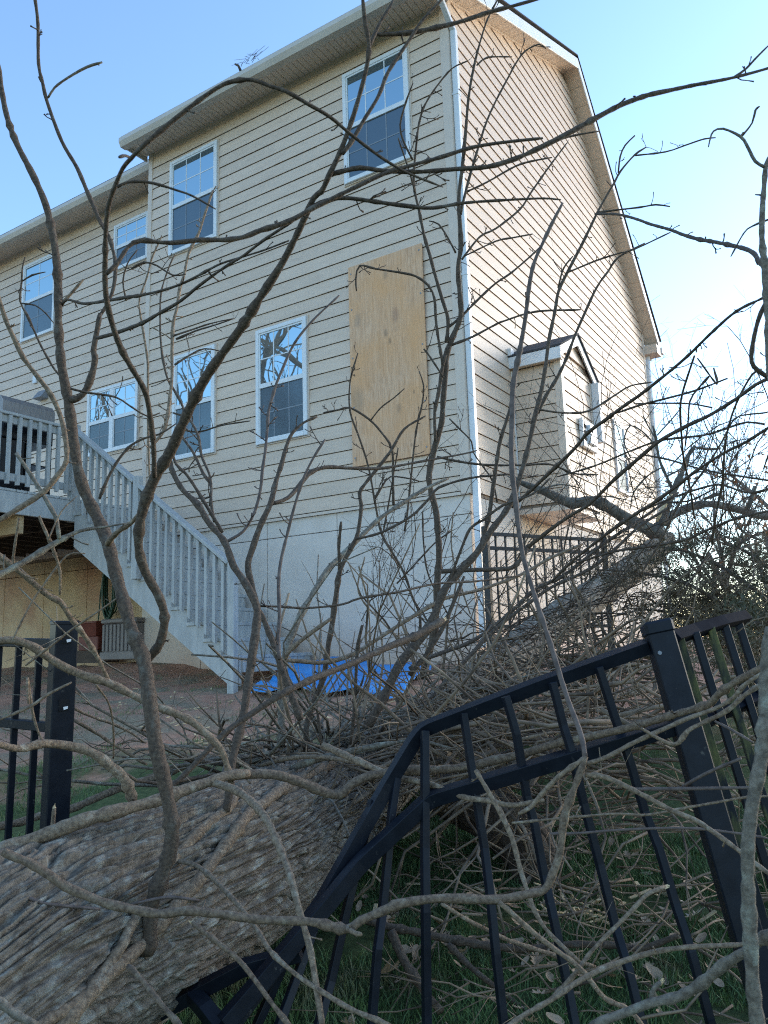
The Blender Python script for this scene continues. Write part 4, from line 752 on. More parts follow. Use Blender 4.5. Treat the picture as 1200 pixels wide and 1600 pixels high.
def branch(par, mt, d, w, s, spur=5.0, sl=0.05, name='branch', torn=False, K=None, snap=False):
    """a limb traced as photo pixels; d metres from the camera and w pixels thick along it"""
    BN[0] += 1; sd_ = BN[0]
    pts = [tuple(float(v) for v in q.split(',')) for q in s.split()]; n = len(pts)
    px = np.array(pts); cum = np.concatenate([[0], np.cumsum(np.hypot(*np.diff(px, axis=0).T))]); f = cum / cum[-1]
    dd = np.interp(f, np.linspace(0, 1, len(d)), d); ww = np.interp(f, np.linspace(0, 1, len(w)), w) * 0.84
    if snap:                                         # lies on the trunk
        for i, p in enumerate(pts):
            z = trunk_depth(p[0], p[1])
            if z is not None: dd[i] = z * (1 - ww[i] / F_PX * 0.42) - 0.004
    P = np.array([at(p[0], p[1], z) for p, z in zip(pts, dd)]); md = dd.mean()
    Q, par_t = smooth_path(P, max(0.012, 0.010 * md)); Rq = np.interp(par_t, f, ww * dd / F_PX / 2)
    r = np.random.default_rng(sd_ + 100); k = len(Q)
    # small bends and knobs
    kn = max(2, int(k / 5)); ns = np.stack([np.interp(np.arange(k), np.linspace(0, k - 1, kn), r.normal(0, 1, kn)) for _ in range(3)], 1); ns[0] = 0
    Q = Q + ns * Rq[:, None] * 0.13
    Rq = Rq * (1 + 0.08 * r.normal(0, 1, k)) * (1 + 0.30 * (r.random(k) < 0.07)); Rq[-1] *= 0.75
    b = MB(); kk = K or (12 if ww.max() > 14 else 8 if ww.max() > 6 else 6); b.tube(Q, Rq, kk)
    if spur: spurs(b, Q, Rq, spur, sl * (0.6 + 0.35 * md), 4 if md < 3 else 3, 0.0011 + 0.0005 * md, sd_)
    o = obj(name, b.V, b.F, M[mt], par, smooth=True)
    if torn:
        e = Q[-1]; dr = Q[-1] - Q[-4]; dr /= np.linalg.norm(dr); t = MB(); rr = random.Random(sd_)
        for _ in range(7):
            a = e + np.array([rr.uniform(-1, 1), rr.uniform(-1, 1), rr.uniform(-1, 1)]) * Rq[-1] * 0.7; t.tube([a - dr * 0.004, a + dr * Rq[-1] * rr.uniform(0.4, 2.2)], [Rq[-1] * 0.35, 0.0006], 4)
        t.tube([e - dr * 0.001, e + dr * Rq[-1] * 0.35], [Rq[-1] * 1.04, Rq[-1] * 0.8], kk); t.build('torn_end', M['torn'], o, fixn=False)
    return o
def stem(name, px, d, label, cat, group=None):
    p = at(px[0], px[1], d); return thing(name, tuple(p), label, cat, group)
# limbs that belong to the fallen tree
branch(tree, 'bark_tan', [1.62, 1.75, 1.95], [27, 26, 22, 17], '-40,1345 0,1331 50,1314 100,1293 140,1277 200,1262 242,1252 262,1245 300,1231 332,1220 355,1212 390,1208', 3, name='limb', snap=True)
branch(tree, 'bark_tan', [1.52, 1.75, 2.0, 2.5], [29, 27, 25, 20], '60,1640 97,1600 150,1540 225,1470 290,1400 350,1320 400,1262 450,1228 520,1190', 0, name='limb', snap=True)
branch(tree, 'bark_tan', [1.55, 1.75, 2.0], [24, 21, 19], '30,1640 70,1600 120,1568 165,1515 190,1480 205,1440 240,1382 300,1312 355,1265 370,1240', 0, name='limb', snap=True)
branch(tree, 'bark_tan', [2.35, 2.6, 2.9], [15, 15, 14, 10], '-20,1297 0,1292 32,1285 62,1275 110,1265 140,1252 175,1237 212,1224 260,1210 300,1192 335,1182 375,1172 410,1168', 3, name='limb')
branch(tree, 'bark_mid', [1.95, 2.05, 2.0, 1.75, 1.5], [19, 16, 16, 14, 13, 15], '355,1212 382,1210 425,1209 450,1214 475,1223 500,1235 530,1242 550,1226 575,1214 620,1205 675,1202 740,1196 807,1180 873,1161 940,1147 1007,1130 1045,1119 1075,1110 1107,1100 1125,1082 1150,1065 1187,1046 1230,1020', 2.5, name='limb')
branch(tree, 'bark_tan', [2.2, 1.95, 1.8], [13, 13, 11, 9], '505,1165 540,1180 575,1195 617,1213 675,1226 725,1246 762,1251 800,1258 850,1250', 3)
branch(tree, 'bark_tan', [1.8, 1.9, 1.95], [15, 15, 14, 12], '-30,1003 0,1002 22,1001 50,1010 75,1027 100,1042 130,1055 170,1067 215,1089 240,1101 275,1115 300,1128 325,1150 345,1172 357,1205 362,1225', 4)
branch(tree, 'bark_tan', [1.65, 1.8, 1.85], [13, 15, 18, 21], '-20,1158 0,1164 32,1170 70,1162 112,1166 145,1177 175,1200 195,1222 205,1255', 3)
branch(tree, 'bark_tan', [1.72, 1.9], [11, 10, 8], '-10,862 30,892 75,930 95,941 110,965 130,990 150,1022 170,1064', 5)
branch(tree, 'bark_dark', [1.9, 2.1, 2.6], [10, 12, 13, 14], '250,1240 260,1235 287,1212 325,1172 350,1146 380,1124 415,1101 450,1080 500,1057 551,1037 609,1010 647,994 694,969', 2, torn=True)
branch(tree, 'bark_tan', [1.9, 1.55, 1.4], [15, 15, 14, 12], '332,1220 372,1236 400,1258 420,1285 432,1312 445,1345 455,1378 467,1423 483,1477 493,1533 505,1610', 2)
branch(tree, 'bark_tan', [1.8, 1.5, 1.35], [8, 10, 9, 9], '270,1345 300,1350 320,1362 350,1390 375,1417 400,1450 423,1487 463,1523 510,1553 550,1577 610,1602', 1.5)
branch(tree, 'bark_grey', [2.6, 2.5], [15, 13, 9], '420,1215 470,1195 520,1180 570,1168 620,1160', 3)
branch(tree, 'bark_tan', [2.35, 2.6, 3], [9, 8, 6], '560,1190 500,1182 450,1185 400,1200 350,1230', 3)
# bent sapling at the left with its loop
A_ = stem('bent_sapling', (232, 1465), 1.72, 'bent sapling growing up across the trunk, one dark branch curling into a big loop', 'sapling')
_t = trunk_depth(232, 1465) - 0.02
branch(A_, 'bark_dark', [_t, _t + 0.06, 1.9, 1.95, 2.0], [27, 27, 25, 23, 18, 15, 12, 8], '228,1490 234,1462 241,1410 262,1342 268,1300 257,1225 245,1170 234,1100 225,1040 212,998 197,950 182,900 170,855 150,805 130,760 117,705 107,625 95,560 91,480 87,400 75,330 55,280 25,222 8,170 -2,100', 2.0, 0.04, 'stem')
branch(A_, 'bark_dark', [1.82, 1.7, 1.5, 1.35, 1.3], [17, 17, 19, 20, 17, 13, 9, 7], '226,1035 240,1020 252,1000 257,965 248,930 226,890 217,850 223,800 241,752 262,715 285,662 320,590 375,514 430,430 465,365 490,310 502,300 515,272 532,236 545,200 556,168 572,110 577,70 571,37 566,-10', 2.5, 0.04, 'stem')
branch(A_, 'bark_dark', [1.5, 1.3, 1.15, 1.15, 1.3], [9, 10, 11, 10, 8, 9, 8, 7, 6, 3.5], '241,745 240,700 235,650 227,612 212,585 192,550 177,512 167,470 164,430 164,400 165,362 170,320 180,290 192,263 205,248 225,227 262,195 300,165 340,137 365,127 395,125 420,134 447,143 480,162 515,182 545,207 577,232 610,255 640,272 692,292', 4, 0.03)
branch(A_, 'bark_dark', [1.2, 1.3, 1.35, 1.4], [8, 9, 9, 8, 7, 5], '166,428 182,414 200,387 220,376 265,379 315,374 352,374 380,370 407,360 440,351 465,340 487,327 520,310 550,295 600,272 650,257 695,244 737,231 787,222 848,216', 5, 0.035)
branch(A_, 'bark_dark', [1.36, 1.38, 1.45, 1.55], [9, 8, 9, 10, 9, 6, 4.5], '518,272 530,269 562,262 600,267 650,269 712,264 762,261 800,250 830,237 880,212 930,185 967,166 1005,152 1030,145 1080,134 1150,120 1230,98', 7, 0.035)
branch(A_, 'bark_dark', [1.38, 1.4, 1.45], [8, 7, 6, 3], '480,330 500,317 537,310 587,315 637,322 675,325 725,317 800,312 850,310 876,312', 6, 0.035)
branch(A_, 'bark_dark', [1.48, 1.5], [4, 3], '860,222 897,212 937,205', 4, 0.03)
branch(A_, 'bark_dark', [1.56, 1.58], [5, 4, 3], '1148,120 1165,108 1180,92 1200,72 1215,60', 8, 0.03)
branch(A_, 'bark_dark', [1.32, 1.35], [8, 6, 4], '577,72 595,34 610,10 618,-10', 4, 0.03)
branch(A_, 'bark_dark', [1.34, 1.4], [8, 7, 5], '535,240 550,220 567,190 592,150 607,112 640,62 660,32 692,-2', 6, 0.035)
branch(A_, 'bark_dark', [1.38, 1.45], [7, 9, 7, 5], '588,53 605,53 650,49 715,35 762,20 800,10 850,-4', 5, 0.03)
branch(A_, 'bark_dark', [1.18, 1.22], [6, 5, 3], '183,292 200,285 225,284 250,289 275,297 300,306 337,327', 4, 0.03)
branch(A_, 'bark_dark', [1.25, 1.2], [5, 7], '206,247 196,243 187,246', 0)
branch(A_, 'bark_dark', [1.9, 1.6, 1.42], [7, 7, 6, 6], '152,528 182,520 222,505 247,491 280,472 310,447 352,417 380,400 410,377 440,357 463,341', 5, 0.035)
branch(A_, 'bark_dark', [1.95, 1.7, 1.6], [5, 6, 5, 3], '96,478 105,468 130,474 160,471 200,464 222,461 260,452 290,441 320,425 345,412 377,402 415,390 452,376', 5, 0.035)
branch(A_, 'bark_tan', [1.95, 1.96], [7, 6, 5], '92,482 97,474 110,460 130,437', 3, 0.02)
branch(A_, 'bark_dark', [1.92, 1.93], [13, 12, 10, 9], '110,625 122,622 135,607 145,575 147,556 145,548 152,512 156,489', 2, 0.02)
branch(A_, 'bark_tan', [1.85, 1.75], [11, 10, 9], '168,850 185,831 207,815 222,797', 0)
branch(A_, 'bark_dark', [2.0, 2.1, 2.1], [6, 7, 8, 7, 6, 5], '155,495 168,475 177,450 180,415 175,387 170,370 155,342 137,302 120,262 97,220 75,160 67,130 60,100 59,37 53,-10', 5, 0.04, 'stem')
branch(A_, 'bark_grey', [2.1, 2.1], [4, 5, 5], '75,153 85,137 105,122 135,105 160,97', 6, 0.03)
branch(A_, 'bark_tan', [1.75, 1.78, 1.7], [8, 9, 9, 10, 10], '-12,440 0,475 10,505 22,530 37,560 60,590 80,617 95,652 102,685 104,720 92,741 70,767 42,786 0,812 -20,822', 4, 0.04)
branch(A_, 'bark_grey', [1.75, 1.72], [6, 8, 8], '25,708 50,745 77,790 88,812 92,842', 4, 0.03)
branch(A_, 'bark_grey', [1.62, 1.72, 1.8], [14, 13, 11, 5, 2.5], '-20,905 0,897 37,880 75,857 100,842 125,830 160,824 200,817', 6, 0.04)
branch(A_, 'bark_tan', [1.74, 1.76], [5, 6, 6, 5], '61,806 75,837 85,862 94,892 94,930', 5, 0.03)
branch(A_, 'bark_tan', [1.68, 1.72], [4, 5, 5, 3], '30,810 24,850 22,880 40,900 60,905', 6, 0.03)
branch(A_, 'bark_tan', [1.7, 1.75], [4, 3, 2], '75,845 95,800 120,775', 4)
branch(A_, 'bark_tan', [1.72, 1.8], [4, 4, 3], '20,1000 48,945 70,912 105,868 133,865', 4)
branch(A_, 'bark_tan', [1.8, 1.8], [3, 4, 4], '182,935 150,958 110,985 88,1003 40,1040', 4)
branch(A_, 'bark_dark', [2.3, 2.3], [3, 4, 4, 4, 4], '39,402 35,420 34,440 31,470 42,492 55,520 65,542 85,577 97,590', 9, 0.04)
branch(A_, 'bark_dark', [2.3, 2.3], [3, 2.5], '34,440 50,430 71,425', 9, 0.03); branch(A_, 'bark_dark', [2.3, 2.3], [3, 2.5], '33,474 55,477 72,490 84,505', 9, 0.03)
branch(A_, 'bark_dark', [1.8, 1.9], [5, 4, 3], '110,607 137,613 180,620 200,632 230,650 250,645', 9, 0.05)
branch(A_, 'bark_dark', [1.8, 1.85], [6, 5, 3], '155,780 175,735 200,700 225,685 250,678 275,662', 7, 0.05)
# forked sapling in front of the stairs
B1 = stem('forked_sapling', (352, 1265), 2.0, 'forked slender sapling in front of the stair railing, splitting at newel height', 'sapling')
branch(B1, 'bark_dark', [2.0, 2.2, 2.4, 2.6], [14, 15, 16, 16, 13, 11, 9], '353,1268 360,1225 362,1195 370,1157 380,1117 387,1075 392,1045 400,990 403,955 397,935 385,910 367,885 352,847 325,815 310,790 285,765 267,730 262,700', 3, 0.04, 'stem')
branch(B1, 'bark_dark', [2.38, 2.5, 2.7], [12, 12, 11, 9, 7, 4], '400,948 390,905 387,882 395,855 407,820 422,787 430,755 440,725 447,700 457,677 475,660 495,651', 4, 0.04, 'stem')
branch(B1, 'bark_dark', [2.55, 2.8, 3.0, 3.2], [8, 8, 6, 5, 3], '424,787 450,777 472,752 487,737 512,730 550,732 600,731 680,717 725,709 745,704', 5, 0.045)
branch(B1, 'bark_red', [2.3, 2.5, 2.6], [8, 7, 6, 5], '437,1030 435,1000 437,965 436,907 440,870 450,830 462,785 475,745 490,715 508,687', 9, 0.05)
branch(B1, 'bark_red', [2.5, 2.7, 2.9], [6, 6, 5, 4], '355,846 380,830 397,802 407,765 410,735 415,700 418,660 420,640 430,605 440,580 460,537 490,500 530,462', 7, 0.045)
branch(B1, 'bark_dark', [2.5, 2.6], [7, 6, 5], '347,832 325,795 305,762 290,740 275,725 265,690', 4, 0.04)
branch(B1, 'bark_dark', [2.55, 2.9], [6, 5, 5, 4], '335,815 330,785 329,747 315,712 310,682 295,655 270,645', 6, 0.05)
branch(B1, 'bark_dark', [2.6, 3.0, 3.2], [6, 5, 5, 4, 3], '328,790 330,760 318,740 302,707 280,672 287,642 275,615 262,592 255,562 251,530 250,500 252,457 265,415 273,398', 8, 0.06)
branch(B1, 'bark_tan', [2.8, 3.2], [6, 6, 6, 5, 4], '235,700 255,675 262,650 265,625 269,587 269,550 271,505 276,485 281,450 287,432 295,395 310,365 318,340 332,298', 9, 0.06)
branch(B1, 'bark_tan', [3.0, 3.2], [4, 4, 4, 3], '234,760 232,700 231,600 230,562 225,525 217,475 221,457 230,432 237,405 247,382 253,368', 9, 0.06)
branch(B1, 'bark_dark', [2.35, 2.5], [13, 12, 10], '470,1125 455,1085 440,1045 425,1000 412,965 404,950', 3, 0.04)
branch(B1, 'bark_dark', [2.4, 2.6, 3.0], [4, 4, 4, 3], '407,947 440,948 480,950 535,944 562,935 622,925 680,912 735,909 772,905 815,899', 6, 0.05)
branch(B1, 'bark_dark', [2.9, 3.0], [4, 3, 2], '270,525 300,515 330,505 367,497', 12, 0.05); branch(B1, 'bark_dark', [3.0, 3.0], [4, 3, 2], '275,530 305,517 335,508 365,498', 10, 0.05)
branch(B1, 'bark_dark', [2.9, 3.0], [4, 3, 2], '273,570 295,556 320,545 350,550', 10, 0.05); branch(B1, 'bark_dark', [3.0, 3.0], [4, 3], '278,670 310,675 345,665 390,658', 14, 0.05)
branch(B1, 'bark_dark', [3, 3], [4, 3], '205,420 225,410 245,415 270,430 290,428', 12, 0.06); branch(B1, 'bark_dark', [3, 3], [4, 3, 2], '197,470 192,440 200,410 215,390', 12, 0.06)
# lichen stem, split stem, stub, in front of the foundation
C1 = stem('lichen_stem', (439, 1160), 3.0, 'pale lichen covered stem rising past the newel post toward the house corner', 'stem')
branch(C1, 'bark_grey', [3.0, 3.2, 3.6, 4.0], [15, 15, 12, 11, 10, 9, 7, 5], '439,1165 440,1110 440,1065 447,1020 470,962 495,917 512,890 537,865 575,827 600,805 640,778 672,760 700,748', 4, 0.05, 'stem')
branch(C1, 'bark_tan', [2.9, 3.2, 3.6], [8, 8, 7, 6, 5], '440,1032 470,1033 508,1034 551,1022 607,987 647,962 697,935 747,922 810,900 860,872 910,850', 3, 0.05)
branch(C1, 'bark_tan', [2.9, 2.9], [9, 8, 8], '443,1030 460,1010 485,990 517,967', 2, 0.04)
C2 = stem('split_stem', (477, 1175), 3.1, 'dark split stem standing before the concrete between tarp and stairs', 'stem')
branch(C2, 'bark_dark', [3.0, 3.1, 3.3], [9, 11, 11, 10, 8, 7, 6, 4], '477,1175 479,1137 487,1105 505,1057 513,1003 517,985 525,930 532,890 552,852 560,832 565,790 562,770 577,747 610,705 632,670 665,650', 4, 0.05, 'stem')
branch(C2, 'bark_dark', [3.1, 3.1], [7, 7, 6], '531,893 530,870 529,852 532,815', 2, 0.03)
branch(C2, 'bark_dark', [3.1, 3.3], [5, 5, 4], '555,842 575,838 600,830 642,807 672,777 685,762 735,747 797,741', 6, 0.06)
C3 = stem('broken_stub', (547, 1163), 2.9, 'short black broken stub poking up in front of the blue tarp', 'stub')
branch(C3, 'bark_dark', [2.9, 2.9], [6, 7, 7, 6], '547,1163 553,1121 555,1078 559,1011 566,977', 3, 0.04, 'stem'); branch(C3, 'bark_dark', [2.9, 2.9], [5, 4], '556,1085 565,1068 570,1050', 0)
# slender saplings before the plywood and the corner
D1 = stem('slender_sapling', (667, 1032), 4.4, 'tall slender sapling rising just right of the plywood up the house corner', 'sapling')
branch(D1, 'bark_dark', [4.4, 4.5, 4.5, 4.5], [15, 14, 12, 12, 11, 11, 9, 8, 7, 6, 4, 3], '660,1060 667,1030 677,990 682,950 684,902 687,865 685,827 682,800 675,772 671,747 674,722 680,697 690,660 692,630 695,592 697,555 707,527 720,495 719,460 716,417 720,380 717,312 722,265 727,212 732,155 740,107 750,67 762,30 780,-5', 6, 0.05, 'stem')
branch(D1, 'bark_dark', [4.45, 4.45], [6, 7, 6], '680,690 679,645 685,615 692,570 697,555', 4, 0.04)
branch(D1, 'bark_dark', [4.5, 4.5], [7, 6, 5, 4, 3], '698,535 700,500 692,472 682,437 672,400 662,367 655,330 647,287 650,237 655,192 665,162 685,132 707,107 730,96', 9, 0.06)
branch(D1, 'bark_dark', [4.45, 4.4], [6, 5, 4, 3], '692,572 685,530 681,497 679,467 670,447 650,432 625,426 587,420 562,415 556,435 557,455', 8, 0.05)
branch(D1, 'bark_dark', [4.5, 4.6], [5, 4, 3], '700,512 722,493 750,465 775,442 800,425 835,395 850,380', 6, 0.05)
branch(D1, 'bark_dark', [4.5, 4.6], [5, 4, 4, 3], '703,540 737,527 775,507 787,502 837,487 907,484', 5, 0.04)
branch(D1, 'bark_dark', [4.5, 4.7], [6, 5, 4, 4, 3], '719,335 732,282 747,232 760,192 775,157 797,115 805,100 820,80 842,69 853,76', 8, 0.05)
branch(D1, 'bark_dark', [4.6, 4.7], [3, 3], '745,102 762,90 800,89', 6, 0.04); branch(D1, 'bark_dark', [4.6, 4.7], [4, 3], '728,300 760,285 805,260 830,252 862,246', 6, 0.04)
branch(D1, 'bark_dark', [4.5, 4.8], [4, 4, 3], '722,405 750,370 775,357 812,327 830,300 862,255 887,222', 7, 0.05); branch(D1, 'bark_dark', [4.5, 4.6], [3, 3], '726,400 775,377 800,372 832,366', 6, 0.04)
branch(D1, 'bark_dark', [4.4, 4.4], [4, 4], '693,590 680,570 670,555 662,545', 12, 0.08); branch(D1, 'bark_dark', [4.5, 4.5], [4, 3], '712,395 700,372 685,350 670,345', 9, 0.06)
branch(D1, 'bark_dark', [4.4, 4.3], [4, 4, 3], '645,250 630,220 625,195 634,160 645,130', 9, 0.06); branch(D1, 'bark_dark', [4.4, 4.3], [3, 3], '648,300 640,270 622,215', 9, 0.06)
D2 = stem('twiggy_shoots', (655, 960), 4.6, 'thin twiggy shoots fanning out in front of the plywood sheet', 'shoots')
branch(D2, 'bark_dark', [4.6, 4.6], [5, 5, 5, 4, 4, 3], '657,985 655,957 645,935 632,897 617,870 597,835 587,790 575,727 560,680 547,642 547,597 559,552', 8, 0.05)
branch(D2, 'bark_dark', [4.7, 4.7], [5, 5, 4, 3], '615,790 614,747 612,702 597,677 577,655 547,637 530,640 505,645', 10, 0.06)
branch(D2, 'bark_dark', [4.7, 4.7], [3, 3], '579,657 595,637 615,622 632,607', 6, 0.04); branch(D2, 'bark_dark', [4.6, 4.6], [4, 4, 3], '632,830 637,795 642,745 650,675 660,630 662,602 655,580', 9, 0.06)
branch(D2, 'bark_dark', [4.6, 4.7], [4, 3, 3], '585,780 597,760 610,745 640,748 655,752', 10, 0.06); branch(D2, 'bark_dark', [4.7, 4.7], [3, 3], '598,835 605,800 622,700', 9, 0.06)
branch(D2, 'bark_dark', [4.6, 4.7], [3, 3], '620,912 650,880 680,848 705,830', 9, 0.07); branch(D2, 'bark_dark', [4.6, 4.7], [3, 3], '700,960 670,900 662,850 660,800', 9, 0.08)
branch(D2, 'bark_tan', [4.6, 4.7], [3, 3], '735,960 715,900 705,850 708,800', 12, 0.10); branch(D2, 'bark_tan', [4.6, 4.7], [3, 3], '640,1010 600,975 560,925 570,870', 9, 0.08)
# leaning sapling crossing the chase
E1 = stem('leaning_sapling', (590, 1110), 2.9, 'dark sapling slanting from the brush up across the side bump-out', 'sapling')
branch(E1, 'bark_dark', [2.8, 3.0, 3.2, 3.4, 3.5], [17, 17, 16, 13, 11, 9, 8, 7, 6, 5, 4, 3], '575,1135 600,1090 622,1042 660,995 680,960 695,922 720,892 745,865 767,830 790,800 805,770 820,722 835,655 845,617 852,575 857,535 866,490 872,457 887,425 910,380 927,345 937,325 960,285 970,267 992,242 1010,230', 4, 0.05, 'stem')
branch(E1, 'bark_dark', [3.5, 3.6], [3, 3, 3], '992,243 1040,237 1070,227 1100,217 1118,215', 7, 0.04); branch(E1, 'bark_dark', [3.5, 3.5], [3, 3], '966,270 969,245 977,227 992,212', 8, 0.04)
branch(E1, 'bark_dark', [3.4, 3.4], [4, 3, 3], '932,332 965,328 1000,324 1025,320 1047,323', 8, 0.04)
branch(E1, 'bark_dark', [3.3, 3.5], [7, 6, 5, 4, 3], '840,645 855,615 870,592 885,560 897,527 910,497 932,450 950,425 967,402 1007,380', 6, 0.05)
branch(E1, 'bark_dark', [3.4, 3.5], [4, 3, 3], '888,425 932,407 970,395 990,390 1047,363', 8, 0.05); branch(E1, 'bark_dark', [3.4, 3.4], [3, 3], '872,450 880,420 895,400', 6, 0.04)
branch(E1, 'bark_dark', [3.2, 3.3], [8, 8, 7, 6], '750,860 757,832 765,802 770,765 777,715 782,687 797,637 800,600', 5, 0.05)
branch(E1, 'bark_dark', [3.3, 3.3], [3, 3, 3], '777,785 770,752 757,732 740,707 737,690 720,672 702,654', 9, 0.06); branch(E1, 'bark_dark', [3.3, 3.5], [5, 4, 4], '683,714 710,720 755,726 810,727 860,726 895,740 935,742', 5, 0.05)
branch(E1, 'bark_dark', [3.2, 3.4], [4, 4, 3], '842,640 880,645 920,642 960,618 985,603 1020,597', 5, 0.04)
branch(E1, 'bark_dark', [3.0, 3.0], [6, 6, 5, 4], '690,930 705,900 720,860 735,825 755,812 785,790 832,772 860,747', 5, 0.05)
branch(E1, 'bark_dark', [3.0, 3.1], [9, 8, 7], '690,893 735,891 772,890 800,887 815,872 825,856', 4, 0.05)
branch(E1, 'bark_dark', [2.9, 3.0], [9, 8, 6], '640,1055 665,1025 690,985 705,950 725,900', 5, 0.06)
# right edge stem and the long arching shoots from it
F1 = stem('edge_stem', (1185, 1600), 1.0, 'thick smooth grey stem standing closest to the camera at the right edge', 'stem')
branch(F1, 'bark_grey', [0.98, 1.0, 1.05], [28, 25, 24, 24, 25, 24], '1190,1640 1185,1600 1178,1540 1174,1487 1170,1425 1168,1362 1170,1312 1178,1262 1184,1217 1191,1155 1195,1092 1199,1040 1206,980', 0, name='stem')
F2 = stem('crooked_stem', (1205, 620), 1.6, 'dark crooked stem with side twigs against the sky at the right edge', 'stem')
branch(F2, 'bark_grey', [1.5, 1.6], [18, 17, 13, 12, 10, 9, 7], '1212,640 1203,560 1200,500 1197,450 1195,412 1192,390 1190,362 1191,325 1194,287 1197,257 1205,240', 3, 0.03, 'stem')
branch(F2, 'bark_grey', [1.58, 1.6], [6, 6, 5, 4, 3], '1195,261 1180,252 1167,227 1157,213 1130,201 1115,205 1110,216 1107,230', 4, 0.02); branch(F2, 'bark_dark', [1.6, 1.6], [4, 3, 3, 5], '1159,213 1175,192 1180,172 1186,166', 5, 0.02)
branch(F2, 'bark_dark', [1.6, 1.6], [4, 3, 3], '1204,342 1175,354 1162,365 1142,401', 5, 0.02); branch(F2, 'bark_dark', [1.6, 1.6], [4, 3], '1192,305 1180,304', 0); branch(F2, 'bark_dark', [1.55, 1.55], [8, 8, 9], '1198,470 1185,500 1175,547 1178,572 1205,592', 2, 0.02)
branch(F2, 'bark_dark', [1.6, 2.4, 3.3], [9, 8, 7, 6, 5, 4], '1203,425 1187,410 1172,392 1125,380 1090,374 1055,362 1020,351 970,336 930,334', 5, 0.03)
branch(F2, 'bark_dark', [1.6, 2.2, 2.8, 3.2], [5, 5, 6, 7, 6], '1195,464 1150,487 1112,520 1070,560 1032,592 995,620 960,645 920,675 897,702 857,740 820,775 800,792', 5, 0.04)
branch(F2, 'bark_dark', [2.4, 3.2], [7, 7, 8, 7, 7, 9], '1215,585 1182,600 1150,623 1107,650 1075,665 1032,688 1000,714 962,747 922,787 890,807 857,830 825,855 815,872', 4, 0.05)
branch(F2, 'bark_dark', [2.8, 3.6], [5, 6, 6, 5], '1215,658 1167,690 1133,707 1092,733 1072,748 1047,767 1022,785 1000,798 960,825 900,872 862,908', 5, 0.05)
branch(F2, 'bark_dark', [2.8, 3.4], [4, 4, 4], '1085,556 1067,612 1063,640 1065,680 1068,713 1075,748 1080,775 1085,810', 6, 0.05); branch(F2, 'bark_dark', [3, 3.2], [4, 3], '1108,588 1090,608 1078,627 1075,663 1070,703', 6, 0.04)
branch(F2, 'bark_dark', [3, 3.2], [3, 4, 4], '1137,591 1087,610 1040,623 1000,633 965,645', 8, 0.05); branch(F2, 'bark_dark', [3, 3.2], [3, 3], '1113,637 1080,631 1040,630 990,631', 7, 0.05)
branch(F2, 'bark_dark', [2.7, 3.2], [4, 4, 5], '1190,577 1175,585 1152,627 1138,668 1132,707 1130,740 1127,763 1118,805 1112,850', 6, 0.05); branch(F2, 'bark_dark', [3, 3.4], [4, 4, 3], '1195,663 1167,660 1142,667 1100,680 1033,688 985,705 930,728 870,745', 6, 0.05)
branch(F2, 'bark_dark', [3, 3.4], [4, 4, 4], '1210,752 1150,743 1117,738 1083,730 1042,718 1000,710', 6, 0.05); branch(F2, 'bark_dark', [3, 3.4], [4, 4, 3], '1205,762 1175,770 1150,765 1123,757 1082,767 1040,782 1000,800', 6, 0.05)
branch(F2, 'bark_dark', [3, 3.6], [4, 5, 4], '1215,795 1150,810 1112,825 1075,842 1025,853 960,862 900,880', 6, 0.05); branch(F2, 'bark_dark', [3.2, 3.4], [3, 3], '1117,763 1100,772 1075,783 1032,786', 6, 0.05)
branch(F2, 'bark_dark', [3.2, 3.4], [3, 4], '1090,560 1120,600 1115,575', 6, 0.04); branch(F2, 'bark_dark', [3.0, 3.2], [3, 4, 4], '1210,640 1195,645 1167,648 1147,655 1128,690 1100,735 1060,790 1030,850 1000,900', 6, 0.05)
# long leaning rod
G1 = stem('leaning_rod', (915, 1180), 1.55, 'long straight bare rod leaning from the fence rail up past the bump-out', 'rod')
branch(G1, 'bark_red', [1.55, 1.8, 2.0, 2.1], [10, 10, 9, 9, 10, 10, 9, 7, 6], '914,1182 907,1147 887,1093 870,1040 853,987 838,938 820,877 812,835 806,780 801,745 799,702 800,660 802,600 810,557 820,500 827,445 835,410 847,382 862,350 879,318', 3, 0.03, 'stem')
# loose limbs in front of and behind the fence, each lying free
def loose(px, d, label, mt, dd, w, s, spur=2.0, sl=0.04, torn=False, extra=()):
    t = stem('fallen_branch', px, d, label, 'branch', 'branches strewn over the fence and trunk'); branch(t, mt, dd, w, s, spur, sl, 'limb', torn)
    for e in extra: branch(t, *e)
    return t
loose((540, 1450), 1.4, 'long tan branch crossing the whole trunk and the fence pickets, bending up at right', 'bark_mid', [1.42, 1.4, 1.42, 1.45, 1.5], [15, 16, 16, 15, 16, 16, 14, 12], '5,1330 18,1337 45,1348 79,1368 101,1384 135,1400 169,1413 214,1422 250,1427 293,1422 333,1427 400,1437 483,1440 540,1450 563,1437 600,1422 625,1412 675,1405 720,1405 775,1406 825,1397 850,1390 862,1368 875,1330 882,1280 890,1250 905,1210 915,1182', 1.5, 0.03, False,
      [('bark_tan', [1.43, 1.4], [9, 10, 9, 9], '780,1410 800,1427 825,1450 845,1467 870,1487 900,1509 920,1530 945,1560 982,1577 1005,1602', 2, 0.03), ('bark_tan', [1.42, 1.38], [10, 8], '540,1450 555,1458 565,1460', 0), ('bark_tan', [1.5, 1.5], [9, 9, 8], '913,1185 873,1213 847,1240 830,1260 810,1272', 2, 0.03)])
loose((745, 1208), 1.75, 'thin pale rod hanging from the fence rail down into the grass', 'bark_tan', [1.72, 1.62, 1.5], [8, 9, 9, 8], '743,1203 765,1240 785,1277 800,1310 812,1355 822,1387 835,1422 852,1450 875,1475 905,1503')
